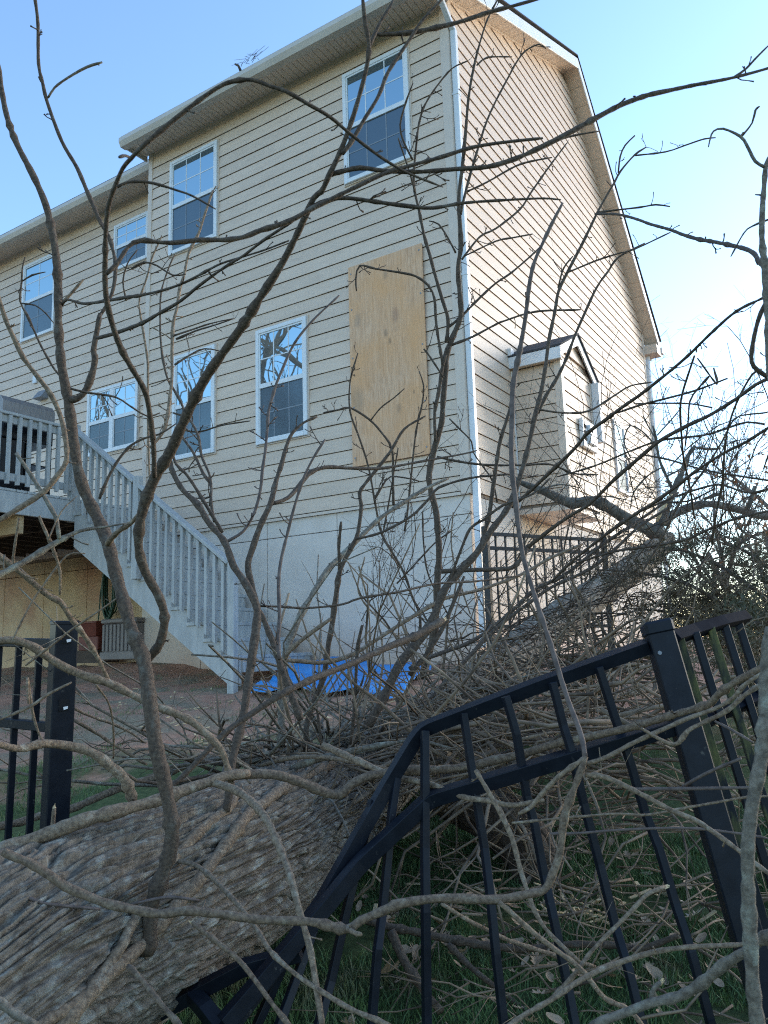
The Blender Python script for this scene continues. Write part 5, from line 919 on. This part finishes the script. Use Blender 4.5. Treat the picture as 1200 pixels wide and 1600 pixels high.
loose((915, 1210), 1.5, 'straight tan branch sloping down right across the leaning post', 'bark_tan', [1.5, 1.42, 1.3], [9, 10, 9, 8], '914,1211 950,1216 1000,1240 1050,1267 1087,1282 1125,1307 1160,1333 1210,1372')
loose((920, 1192), 1.55, 'twisted branch rising right over the leaning post to the edge stem', 'bark_tan', [1.52, 1.5, 1.45], [8, 9, 8, 7], '917,1193 950,1182 982,1165 1012,1150 1040,1137 1075,1122 1117,1107 1145,1090 1165,1068 1200,1045', 2, 0.03, False, [('bark_tan', [1.5, 1.48], [6, 8, 8, 8, 7], '1002,1138 1025,1152 1045,1162 1060,1161 1075,1142 1105,1127 1137,1110 1162,1087 1187,1070 1215,1050', 1, 0.03), ('bark_red', [1.48, 1.42], [5, 5], '1117,1127 1142,1140 1177,1160', 0)])
loose((900, 1302), 1.6, 'lower of two thin level twigs crossing in front of the leaning post', 'bark_red', [1.6, 1.45], [5, 5, 5], '860,1303 900,1302 975,1297 1075,1294 1160,1303 1200,1310')
loose((900, 1276), 1.65, 'upper of two thin level twigs crossing in front of the leaning post', 'bark_tan', [1.7, 1.5], [5, 5, 5], '800,1286 860,1280 900,1276 962,1272 1012,1274 1075,1262 1162,1246 1200,1244')
loose((992, 1232), 1.6, 'short pinkish twig lying level across the leaning post', 'bark_red', [1.6, 1.45], [7, 7, 6], '985,1233 1062,1232 1172,1231 1190,1230', 2, 0.03, False, [('bark_red', [1.55, 1.45], [6, 6], '1067,1229 1107,1207 1157,1185', 0)])
loose((825, 1582), 1.35, 'smooth tan branch curving along the bottom right toward the edge stem', 'bark_tan', [1.3, 1.4, 1.35], [9, 10, 10, 9], '785,1610 825,1582 870,1557 900,1537 937,1517 975,1502 1025,1487 1075,1480 1157,1476 1180,1470')
loose((1060, 1556), 1.1, 'thick grey branch with a broken side stub at the bottom right corner', 'bark_grey', [1.12, 1.08, 1.0], [15, 17, 17, 18], '915,1612 937,1597 982,1580 1020,1565 1060,1556 1100,1535 1132,1507 1162,1487 1187,1470 1220,1450', 1, 0.02, False, [('bark_grey', [1.1, 1.1], [10, 9], '1017,1563 1022,1545 1033,1535', 0, 0.02, 'branch', True)])
loose((880, 1542), 1.4, 'pale stick with a splintered tip slanting up among the leaves', 'bark_tan', [1.4, 1.5], [8, 8, 8], '860,1562 880,1542 900,1520 925,1485 957,1452 987,1422 1012,1397 1040,1386', 1, 0.03, True)
loose((605, 1447), 2.1, 'dark damp branch lying on the grass behind the pickets', 'bark_dark', [2.15, 2.05], [14, 14, 13, 11], '560,1435 605,1447 650,1455 700,1465 762,1476 825,1481 870,1478 900,1475 962,1477 1005,1482 1060,1462', 1.5, 0.03, False, [('bark_dark', [2.1, 1.95], [10, 10, 9], '700,1475 737,1512 772,1540 812,1572 855,1604', 1, 0.03), ('bark_dark', [2.1, 1.95], [16, 14], '610,1455 625,1490 650,1530 690,1580', 0)])
loose((697, 1415), 1.9, 'tan twig sloping from the long branch to the middle pickets', 'bark_tan', [1.8, 1.9], [7, 8, 7], '690,1412 730,1437 760,1452 790,1467 860,1490 930,1510')
loose((300, 1443), 1.5, 'grey twig with a white cut tip hanging over the trunk bottom', 'bark_mid', [1.4, 1.5], [9, 9, 9], '460,1612 427,1570 400,1533 373,1500 333,1467 300,1441', 1, 0.02, True)
loose((225, 1535), 1.4, 'short grey twig against the trunk at the bottom left', 'bark_mid', [1.45, 1.35], [10, 10], '200,1510 225,1535 247,1562 275,1595 290,1612', 0)
loose((20, 1586), 1.15, 'lichen covered grey branch end in the bottom left corner', 'bark_grey', [1.15, 1.15], [17, 17], '-15,1558 0,1567 22,1585 55,1604', 0)
loose((40, 1402), 1.52, 'thin reddish twig lying on the pale bark at the left edge', 'bark_red', [1.5, 1.5, 1.55], [6, 6, 6], '-10,1400 0,1400 40,1402 67,1411 112,1416 157,1420', 1, 0.02, False, [('bark_red', [1.55, 1.6], [5, 6, 5], '205,1413 247,1404 270,1402 312,1407', 1, 0.02)])
loose((78, 1310), 2.0, 'short splintered twig stub standing in front of the left fence post', 'bark_tan', [1.95, 1.95], [9, 8], '80,1330 82,1290 84,1262', 0, 0.02, True)
loose((0, 1122), 1.7, 'thin pointed twig reaching up in front of the left fence post', 'bark_tan', [1.7, 1.75], [4, 7, 4], '-10,1128 45,1105 75,1085 112,1066', 2, 0.03, False, [('bark_tan', [1.75, 1.8], [5, 5], '45,1100 43,1060 50,1110 60,1145 68,1160', 2, 0.03)])
loose((120, 1115), 2.6, 'curved grey twig on the dirt right of the left fence post', 'bark_tan', [2.4, 2.6], [5, 5, 4], '112,1105 140,1118 175,1130 205,1145 225,1160', 3, 0.04, False, [('bark_tan', [2.4, 2.5], [7, 6, 5], '115,1125 150,1145 180,1165 230,1195', 2, 0.03), ('bark_tan', [2.0, 2.2], [4, 4], '150,1070 170,1100 177,1140 177,1185', 3, 0.03)])
loose((700, 1017), 4.0, 'upper of two parallel long shoots sweeping right past the side fence', 'bark_dark', [3.8, 4.2, 4.4], [8, 8, 7, 6, 5], '640,1045 660,1032 700,1017 737,1002 787,967 835,922 875,902 912,875 940,852 1000,812 1060,770', 5, 0.06)
loose((700, 1060), 3.8, 'lower of two parallel long shoots sweeping right past the side fence', 'bark_dark', [3.6, 4.0, 4.2], [8, 7, 6, 6, 5], '670,1095 700,1060 732,1027 775,982 820,947 862,917 920,890 962,857 1000,822 1050,790', 5, 0.06)
# standing dark stump behind the pickets
st = stem('dark_stump', (860, 1480), 2.9, 'dark bark covered stump leaning behind the middle pickets', 'stump')
bark_trunk('stump_wood', [at(700, 1240, 3.3), at(770, 1270, 3.1), at(825, 1330, 2.95), at(850, 1410, 2.85), at(868, 1490, 2.8)], [0.20, 0.22, 0.20, 0.17, 0.20], 110, 0.012, 0.018, 57, M['bark_dark'], st)
# broken crown limbs resting in front of the gable
H1 = stem('crown_limb', (1000, 822), 7.2, 'thick broken crown limb pointing left across the bottom of the bump-out', 'limb')
branch(H1, 'bark_far', [7.0, 7.2, 7.4], [8, 14, 18, 20, 20, 22, 24], '800,749 825,757 855,767 875,777 895,785 925,782 950,792 975,807 1000,820 1035,835', 3, 0.05, 'limb', K=12)
for s_ in ('803,750 790,742', '806,752 795,760', '812,753 800,738', '845,765 875,757 905,762', '900,783 940,775 985,782'): branch(H1, 'bark_far', [7.0, 7.1], [4, 2], s_, 0)
H2 = stem('crown_limb', (1035, 835), 7.5, 'mossy forked crown limb arching right against the white sky', 'limb')
branch(H2, 'bark_far', [7.5, 7.8, 8.2], [18, 16, 15, 15, 14, 14], '1015,838 1035,818 1050,807 1080,792 1107,786 1132,790 1157,797 1182,805 1215,808', 4, 0.08, 'limb', K=12)
branch(H2, 'bark_far', [7.9, 7.9], [10, 9, 8], '1167,797 1174,778 1180,760', 3, 0.06); branch(H2, 'bark_far', [7.8, 7.8], [6, 7, 7], '1100,780 1113,775 1124,772 1132,781', 3, 0.05); branch(H2, 'bark_far', [8, 8], [5, 5], '1140,800 1160,830 1190,845', 5, 0.06)
H3 = stem('crown_limb', (1040, 805), 7.4, 'upright torn crown limb with a pale split beside the gable corner', 'limb')
branch(H3, 'bark_far', [7.4, 7.4], [14, 13, 12, 10, 8, 10], '1036,822 1040,800 1055,762 1065,740 1075,712 1086,697', 6, 0.08, 'limb', K=10)
branch(H3, 'bark_far', [7.4, 7.5], [5, 4], '1086,699 1105,702 1126,701', 6, 0.05); branch(H3, 'bark_far', [7.5, 7.5], [6, 5, 5, 4], '1052,768 1040,742 1030,717 1025,685 1020,665', 9, 0.1)
o = branch(H3, 'torn', [7.3, 7.3], [5, 8, 5], '1026,815 1036,795 1050,772', 0, name='split_wood'); branch(H3, 'bark_far', [7.4, 7.4], [4, 3, 3], '1040,745 1060,735 1068,728', 8, 0.08)
for s_ in ('1027,690 1012,665 1005,650', '1027,680 1050,655 1062,640', '1035,730 1010,745 990,770 985,795', '1028,705 1010,680 985,665 975,690 985,715', '1066,735 1090,715 1100,690', '1060,760 1085,740 1110,735'): branch(H3, 'bark_far', [7.4, 7.5], [3, 2.5], s_, 14, 0.12)
# ------------------------------------------------------------------ brush: masses of thin twigs nobody could count
def brush(name, spec, label, mt, seed, cat='brush'):
    """spec: (list of (x, y, depth) centre points, count, spread, height, length range, radius range)"""
    r = np.random.default_rng(seed); b = MB()
    for C0, n, spread, hgt, Lr, Rr in spec:
        Cp = np.array([at(*c) for c in C0]); ax = Cp[-1] - Cp[0]; ax /= np.linalg.norm(ax)
        for _ in range(n):
            t = r.random() * (len(Cp) - 1); i = min(int(t), len(Cp) - 2); p = Cp[i] + (Cp[i + 1] - Cp[i]) * (t - i)
            p = p + np.array([r.normal() * spread, r.normal() * spread, 0]); g0 = float(gz(p[0], p[1])); p[2] = max(p[2] + r.normal() * hgt, g0 + 0.03)
            L = r.uniform(*Lr); d = ax * r.choice([-1, 1]) * 1.1 + r.normal(0, 0.55, 3); d[2] = d[2] * 0.4 + r.uniform(-0.12, 0.14); d /= np.linalg.norm(d)
            cv = r.normal(0, 0.3, 3); cv[2] *= 0.7; k = 6; Q = [p]
            for s in range(k):
                d = d + cv * 0.45 + r.normal(0, 0.26, 3); d /= np.linalg.norm(d); q = Q[-1] + d * L / k; q[2] = max(q[2], float(gz(q[0], q[1])) + 0.01); Q.append(q)
            r0 = r.uniform(*Rr); rad = np.linspace(r0, r0 * 0.4, k + 1); b.tube(np.array(Q), rad, 5 if r0 > 0.005 else 4)
            for _ in range(r.integers(1, 4)):
                j = r.integers(1, k); dd = d + r.normal(0, 0.7, 3); dd /= np.linalg.norm(dd); l2 = L * r.uniform(0.12, 0.35); b.tube(np.array([Q[j], Q[j] + dd * l2 * 0.5, Q[j] + dd * l2 + r.normal(0, 0.04, 3) * l2]), [rad[j] * 0.6, rad[j] * 0.45, rad[j] * 0.25], 3)
    o = obj(name, np.array(b.V), b.F, M[mt], smooth=True); tag(o, label, cat, kind='stuff'); return o
brush('brush_pile', [([(430, 1210, 2.9), (500, 1198, 3.2), (590, 1165, 3.8), (700, 1112, 4.5), (800, 1055, 5.0)], 105, 0.10, 0.025, (0.4, 1.1), (0.004, 0.012)),
    ([(660, 1150, 3.6), (740, 1120, 3.8), (840, 1075, 4.1), (930, 1045, 4.3), (1010, 1025, 4.3)], 220, 0.15, 0.06, (0.3, 1.0), (0.003, 0.010)),
    ([(680, 1185, 2.9), (770, 1165, 2.9), (880, 1140, 2.8), (990, 1115, 2.7)], 160, 0.16, 0.08, (0.4, 1.0), (0.003, 0.010))], 'dense grey pile of broken twigs heaped along the trunk behind the fence', 'bark_brush', 201)
brush('twig_thicket', [([(770, 1000, 4.6), (830, 985, 4.8), (900, 960, 4.8), (980, 940, 4.6)], 75, 0.2, 0.10, (0.4, 0.9), (0.002, 0.005)),
    ([(720, 1045, 4.4), (800, 1020, 4.6), (890, 995, 4.4)], 60, 0.2, 0.08, (0.3, 0.9), (0.002, 0.006))], 'thin dark tangle of twigs in front of the side fence and house corner', 'bark_dark', 202)
brush('ground_twigs', [([(690, 1400, 2.3), (800, 1420, 2.3), (950, 1430, 2.2), (1100, 1420, 2.1)], 45, 0.2, 0.02, (0.2, 0.8), (0.0015, 0.005)),
    ([(850, 1290, 2.7), (960, 1270, 2.7), (1100, 1240, 2.6)], 60, 0.2, 0.05, (0.3, 0.8), (0.002, 0.006)), ([(720, 1540, 1.95), (900, 1540, 1.9), (1080, 1540, 1.85)], 22, 0.15, 0.015, (0.2, 0.6), (0.0015, 0.004)),
    ([(20, 1130, 3.0), (110, 1180, 3.0), (250, 1190, 3.0)], 22, 0.25, 0.02, (0.3, 0.8), (0.0015, 0.004))], 'scattered pale sticks lying on the grass behind the fence pickets', 'bark_brush', 203, 'sticks')
brush('bark_strands', [([(390, 1195, 2.8), (470, 1175, 3.0), (560, 1150, 3.5)], 60, 0.07, 0.02, (0.5, 1.3), (0.004, 0.010))], 'bundle of lichen grey sticks lying along the top of the trunk', 'bark_grey', 204, 'sticks')
# fine shoots standing up out of the brush
def shoots(name, spec, label, mt, seed):
    r = np.random.default_rng(seed); b = MB(); k = 8
    for (x0, x1, y0, y1, d0, d1, n, lean, Lr) in spec:
        for _ in range(n):
            z = r.uniform(d0, d1); p = at(r.uniform(x0, x1), r.uniform(y0, y1), z); d = CM[0] * (lean + r.normal(0, 0.45)) + CM[1] * r.uniform(0.5, 1.1) + CM[2] * r.normal(0, 0.3); d /= np.linalg.norm(d)
            L = r.uniform(*Lr); cv = r.normal(0, 0.3, 3); Q = [p]; T = []
            for s in range(k):
                d = d + cv * 0.25 + r.normal(0, 0.13, 3); d /= np.linalg.norm(d); T.append(d); Q.append(Q[-1] + d * L / k)
            r0 = r.uniform(0.0016, 0.0042); rad = np.linspace(r0, r0 * 0.45, k + 1); b.tube(np.array(Q), rad, 4)
            for _ in range(r.integers(5, 12)):
                j = r.integers(1, k + 1); e = T[j - 1] * 0.5 + r.normal(0, 0.6, 3); e /= np.linalg.norm(e); l2 = L * r.uniform(0.05, 0.28); m_ = Q[j] + e * l2 * 0.5 + r.normal(0, 0.08, 3) * l2; t_ = m_ + e * l2 * 0.5 + r.normal(0, 0.15, 3) * l2
                b.tube(np.array([Q[j], m_, t_]), [rad[j] * 0.6, rad[j] * 0.45, rad[j] * 0.5], 3)
                for _ in range(2):
                    f_ = e + r.normal(0, 0.9, 3); f_ /= np.linalg.norm(f_); b.tube(np.array([m_, m_ + f_ * l2 * 0.18, m_ + f_ * l2 * 0.3]), [rad[j] * 0.4, rad[j] * 0.35, rad[j] * 0.4], 3)
    o = obj(name, np.array(b.V), b.F, M[mt], smooth=True); tag(o, label, 'shoots', kind='stuff'); return o
shoots('thin_shoots', [(740, 900, 880, 1000, 3.8, 5.2, 34, 0.45, (0.5, 1.3)), (880, 1180, 820, 960, 3.4, 5.5, 50, 0.5, (0.5, 1.5)), (1000, 1200, 700, 860, 3.5, 6.5, 34, 0.2, (0.4, 1.2)), (560, 740, 880, 1010, 4.0, 5.2, 20, 0.2, (0.4, 1.0))], 'haze of fine bare shoots rising from the brush in front of the side wall', 'bark_dark', 401)
# ------------------------------------------------------------------ broken juniper
jn = stem('juniper_bough', (1180, 1020), 4.2, 'dark drooping juniper foliage sprawled behind the leaning fence post', 'juniper')
r = np.random.default_rng(77); limbs = ['1230,1005 1150,960 1080,915 1000,895 930,890', '1230,960 1150,900 1080,865 1000,850', '1230,1040 1150,1000 1060,960 980,950', '1230,920 1180,870 1120,845', '1240,1090 1190,1040 1140,985', '1230,1000 1170,950 1120,930 1050,930', '1240,1110 1195,1075 1165,1040', '1250,985 1205,975 1165,975 1130,985', '1250,1030 1210,1010 1180,1000', '1150,985 1110,975 1070,965 1120,1000', '1210,975 1160,960 1120,950 1080,945']
jl = []
for i, s_ in enumerate(limbs):
    d_ = [4.0 - 0.02 * i, 4.4, 4.9] if not (s_.startswith('1250')) else [2.7, 2.75, 2.8]; branch(jn, 'bark_dark', d_, [10, 7, 3], s_, 6, 0.1)
    pts = [tuple(float(v) for v in q.split(',')) for q in s_.split()]; P = np.array([at(p[0], p[1], z) for p, z in zip(pts, np.interp(np.linspace(0, 1, len(pts)), [0, .5, 1], d_))]); jl.append(smooth_path(P, 0.03)[0])
NV = []; 
for P in jl:
    for _ in range(int(len(P) * 3.2)):
        p = P[r.integers(0, len(P))] + r.normal(0, 0.075, 3); d = r.normal(0, 1, 3); d[2] -= 0.25; d /= np.linalg.norm(d); L = r.uniform(0.06, 0.15)
        for k in range(34):                                     # one spray: scale leaves along a short drooping twig
            t = r.random(); c = p + d * L * t + r.normal(0, 0.013, 3) - np.array([0, 0, 0.03 * t * t]); e = d + r.normal(0, 0.75, 3); e /= np.linalg.norm(e); w = np.cross(e, r.normal(0, 1, 3)); w /= np.linalg.norm(w) + 1e-9
            l = r.uniform(0.015, 0.04); NV += [c - w * 0.0034, c + w * 0.0034, c + e * l]
NV = np.array(NV); obj('foliage', NV, np.arange(len(NV)).reshape(-1, 3), M['juniper'], jn)
# ------------------------------------------------------------------ distant bare trees
def bare_tree(pos, H, seed, label, leaves=0, group='bare trees beyond the side yard'):
    r = np.random.default_rng(seed); t = thing('bare_tree', pos, label, 'tree', group); tb = MB(); cb = MB(); tips = []
    def grow(p, d, L, rad, lev):
        k = 5; Q = [p]; 
        for s in range(k):
            d = d + r.normal(0, 0.10 + 0.03 * lev, 3); d[2] += 0.04; d /= np.linalg.norm(d); Q.append(Q[-1] + d * L / k)
        Q = np.array(Q); (tb if lev == 0 else cb).tube(Q, np.linspace(rad, rad * 0.55, k + 1), 7 if lev == 0 else 5 if lev < 3 else 3)
        if lev >= 5: tips.append(Q[-1]); return
        for _ in range(3 if lev < 4 else 2):
            j = r.integers(2, k + 1); a = r.normal(0, 1, 3); a -= d * (a @ d); a /= np.linalg.norm(a); e = d * r.uniform(0.55, 1.0) + a * r.uniform(0.4, 0.8); e[2] += 0.15; e /= np.linalg.norm(e); grow(Q[j], e, L * r.uniform(0.58, 0.8), rad * r.uniform(0.42, 0.6), lev + 1)
    grow(np.array(pos, float) - (0, 0, 0.3), np.array([r.normal() * 0.05, r.normal() * 0.05, 1.0]), H * 0.36, H * (0.016 if H < 16 else 0.02), 0)
    tb.build('trunk', M['far_tree'], t, fixn=False, smooth=True); obj('crown', np.array(cb.V), cb.F, M['far_tree'], t)
    if leaves:
        V = []
        for _ in range(leaves):
            p = tips[r.integers(0, len(tips))] + r.normal(0, 0.25, 3); a, c = r.normal(0, 0.07, 3), r.normal(0, 0.07, 3); V += [p, p + a, p + c]
        V = np.array(V); obj('clinging_leaves', V, np.arange(len(V)).reshape(-1, 3), M['far_leaf'], t)
    return t
for (x, d, H, sd_, lab, lv) in ((1165, 24, 9.0, 301, 'bare tree with fine upright twigs low in the sky, third from right edge', 0), (1215, 20, 8.5, 302, 'tree with clinging orange brown leaves at the right edge', 900), (1120, 34, 9.5, 303, 'faint far bare tree nearest the gable corner', 0), (1250, 28, 12.0, 304, 'tall bare tree mostly beyond the right edge of the picture', 0)):
    p = at(x, 900, d); bare_tree((p[0], p[1], -1.75), H, sd_, lab, lv)
for (x, y, H, sd_, lab) in ((-14.0, -14.5, 21.0, 311, 'bare tree mirrored in the tall window beside the plywood'), (-19.5, -14.5, 24.0, 312, 'bare tree mirrored in the upper window left of the middle'), (-10.0, -15.5, 23.0, 313, 'bare tree mirrored in the top window nearest the house corner'), (-27.0, -15.0, 24.0, 314, 'bare tree mirrored in the far left upper window')):
    bare_tree((x, y, float(gz(x, y))), H, sd_, lab, 0, 'trees mirrored in the windows')
# twigs caught on the gutter
tw = stem('gutter_twig', (375, 102), 9.2, 'broken black twig stuck on the rear gutter edge', 'twig'); gp = np.array([-2.9, GO - 0.10, 5.86]); gp = on(376, 104, 1, GO - 0.08); tw.location = Vector(gp)
b = MB(); b.tube([gp - (0, 0, 0.06), gp + (-0.03, -0.01, 0.02), gp + (-0.08, -0.02, 0.06)], [0.02, 0.016, 0.012], 6); b.build('stick', M['bark_dark'], tw, smooth=True)
b = MB(); rr = random.Random(5)
for _ in range(12): 
    q = gp + np.array([rr.uniform(0.0, 0.3), rr.uniform(-0.03, 0.03), -0.02]); b.tube([q, q + (rr.uniform(-.1, .1), 0, 0.06), q + (rr.uniform(-.18, .18), rr.uniform(-.04, .04), 0.11)], [0.004, 0.003, 0.002], 3)
b.build('twigs', M['bark_dark'], tw, fixn=False)
# ------------------------------------------------------------------ grass, leaves, chips
r = np.random.default_rng(55); GV = []; GF = []
def blades(n, xr, yr, hmax, thr):
    x = r.uniform(*xr, n); y = r.uniform(*yr, n); msk = vnoise(x / 0.35 + 500, y / 0.35 + 500, 2048, 2048, 61) > thr; x, y = x[msk], y[msk]; n = len(x)
    z = gz(x, y) + sum(a * (vnoise(x / s + 900, y / s + 900, 4096, 4096, sd_) - 0.5) for a, s, sd_ in ((0.10, 0.9, 1), (0.05, 0.35, 2), (0.03, 0.15, 3))) - 0.006
    h = r.uniform(0.35, 1, n) * hmax; a = r.uniform(0, 2 * np.pi, n); w = r.uniform(0.0012, 0.0026, n) * (1 if hmax > 0.03 else 0.9); ln = r.normal(0, 0.45, (n, 2)) * h[:, None]
    p = np.stack([x, y, z], 1); sv = np.stack([np.cos(a) * w, np.sin(a) * w, 0 * w], 1); up = np.stack([ln[:, 0] * 0.4, ln[:, 1] * 0.4, h * 0.6], 1); tp = np.stack([ln[:, 0], ln[:, 1], h * 0.95], 1)
    return np.stack([p - sv, p + sv, p + up + sv * 0.8, p + up - sv * 0.8, p + tp], 1)
G = np.concatenate([blades(120000, (1.2, 4.8), (-6.3, -3.6), 0.055, 0.30), blades(26000, (-1.5, 2.5), (-5.4, -3.0), 0.05, 0.62), blades(9000, (-5.5, -0.5), (-3.4, -0.5), 0.05, 0.70)])
n = len(G); k = np.arange(n)[:, None] * 5
T3 = np.concatenate([k + [0, 1, 2], k + [0, 2, 3], k + [3, 2, 4]], 0)
o = obj('grass', G.reshape(-1, 3), T3, M['grass'], origin=(0, 0, 0)); tag(o, 'short dark green grass growing behind the broken fence', 'grass', kind='stuff')
LEAF = [(0, -.5), (.05, -.35), (.22, -.36), (.10, -.2), (.36, -.08), (.12, .02), (.33, .24), (.08, .2), (.10, .42), (0, .5), (-.10, .40), (-.08, .2), (-.30, .28), (-.12, .04), (-.37, -.04), (-.1, -.18), (-.24, -.33), (-.05, -.35)]
def leaf(c, size, rr, V, Fc, lobed=None):
    SH = LEAF if (lobed if lobed is not None else rr.random() < 0.35) else [(0.22 * math.sin(t) * (1 + 0.3 * rr.random()), 0.5 * math.cos(t)) for t in np.linspace(0, 2 * math.pi, 18, endpoint=False)]
    a = rr.uniform(0, 2 * math.pi); tilt = np.array([rr.uniform(-.6, .6), rr.uniform(-.6, .6)]); k = len(V); cu = rr.uniform(0.2, 1.0)
    for (u, v) in list(SH) + [(0, 0)]:
        x = (u * math.cos(a) - v * math.sin(a)) * size; y = (u * math.sin(a) + v * math.cos(a)) * size; V.append((c[0] + x, c[1] + y, c[2] + x * tilt[0] + y * tilt[1] + cu * (u * u * 3.5 + v * v) * size * 0.9))
    m_ = len(LEAF)
    for i in range(m_): Fc.append((k + i, k + (i + 1) % m_, k + m_))
rr = random.Random(9); V = []; Fc = []
for _ in range(170):
    c = at(rr.uniform(560, 1180), rr.uniform(1290, 1620), 2.0); d = c - CAM; x, y = None, None
    t = (-1.75 + 0.145 * CAM[1] - CAM[2]) / (d[2] - 0.145 * d[1]); q = CAM + d * t; q = q + np.array([rr.gauss(0, .1), rr.gauss(0, .1), 0]); leaf((q[0], q[1], ground_at(q[0], q[1]) + rr.uniform(0.005, 0.04)), rr.uniform(0.025, 0.06), rr, V, Fc)
o = obj('leaf_litter', np.array(V), Fc, M['leaf_dead']); tag(o, 'brown dead leaves scattered over the grass behind the fence', 'leaves', kind='stuff')
for i, (px, py, sz, lab) in enumerate(((722, 1352, 0.13, 'pale lobed oak leaf on the grass between the two middle pickets'), (1085, 1430, 0.09, 'curled pale leaf on the dark soil left of the leaning post'), (1040, 1400, 0.13, 'long pale leaf under the splintered stick'), (605, 1540, 0.13, 'dull brown leaf lying left of the straight picket'))):
    r_ = ray(px, py); t = (-1.75 + 0.145 * CAM[1] - CAM[2]) / (r_[2] - 0.145 * r_[1]); q = CAM + r_ * t * 0.97; V = []; Fc = []; leaf((q[0], q[1], max(q[2], ground_at(q[0], q[1]) + 0.02)), sz, rr, V, Fc, True)
    tag(obj('oak_leaf', np.array(V), Fc, M['leaf_pale'] if i != 3 else M['leaf_dead']), lab, 'leaf', 'single leaves on the grass')
b = MB(); rr = random.Random(12)
for _ in range(150):
    px, py = rr.choice([(rr.uniform(280, 480), rr.uniform(1085, 1165)), (rr.uniform(640, 760), rr.uniform(1035, 1060)), (rr.uniform(450, 700), rr.uniform(1100, 1130)), (rr.uniform(180, 330), rr.uniform(1060, 1160))])
    q = gpt(px, py); a = rr.uniform(0, math.pi); L = rr.uniform(0.015, 0.07); d = np.array([math.cos(a), math.sin(a), rr.uniform(-.1, .3)]); p = np.array([q[0], q[1], ground_at(q[0], q[1]) + 0.012]); b.bar(p, p + d * L, rr.uniform(0.008, 0.02), 0.006)
o = b.build('wood_chips', M['torn'], None, fixn=False); tag(o, 'pale wood chips scattered on the reddish soil near the stairs', 'wood chips', kind='stuff')
b = MB(); rr = random.Random(3)
for _ in range(60):
    q = gpt(rr.uniform(560, 1150), rr.uniform(1370, 1480)) if rr.random() < .3 else gpt(rr.gauss(905, 30), rr.gauss(1430, 22)); p = np.array([q[0], q[1], ground_at(q[0], q[1]) + 0.02]); d = np.array([rr.uniform(-1, 1), rr.uniform(-1, 1), rr.uniform(-.1, .6)]); b.bar(p, p + d * rr.uniform(0.02, 0.07), 0.012, 0.004)
o = b.build('splinters', M['torn'], None, fixn=False); tag(o, 'bright fresh splinters beside the dark stump', 'splinters', kind='stuff')
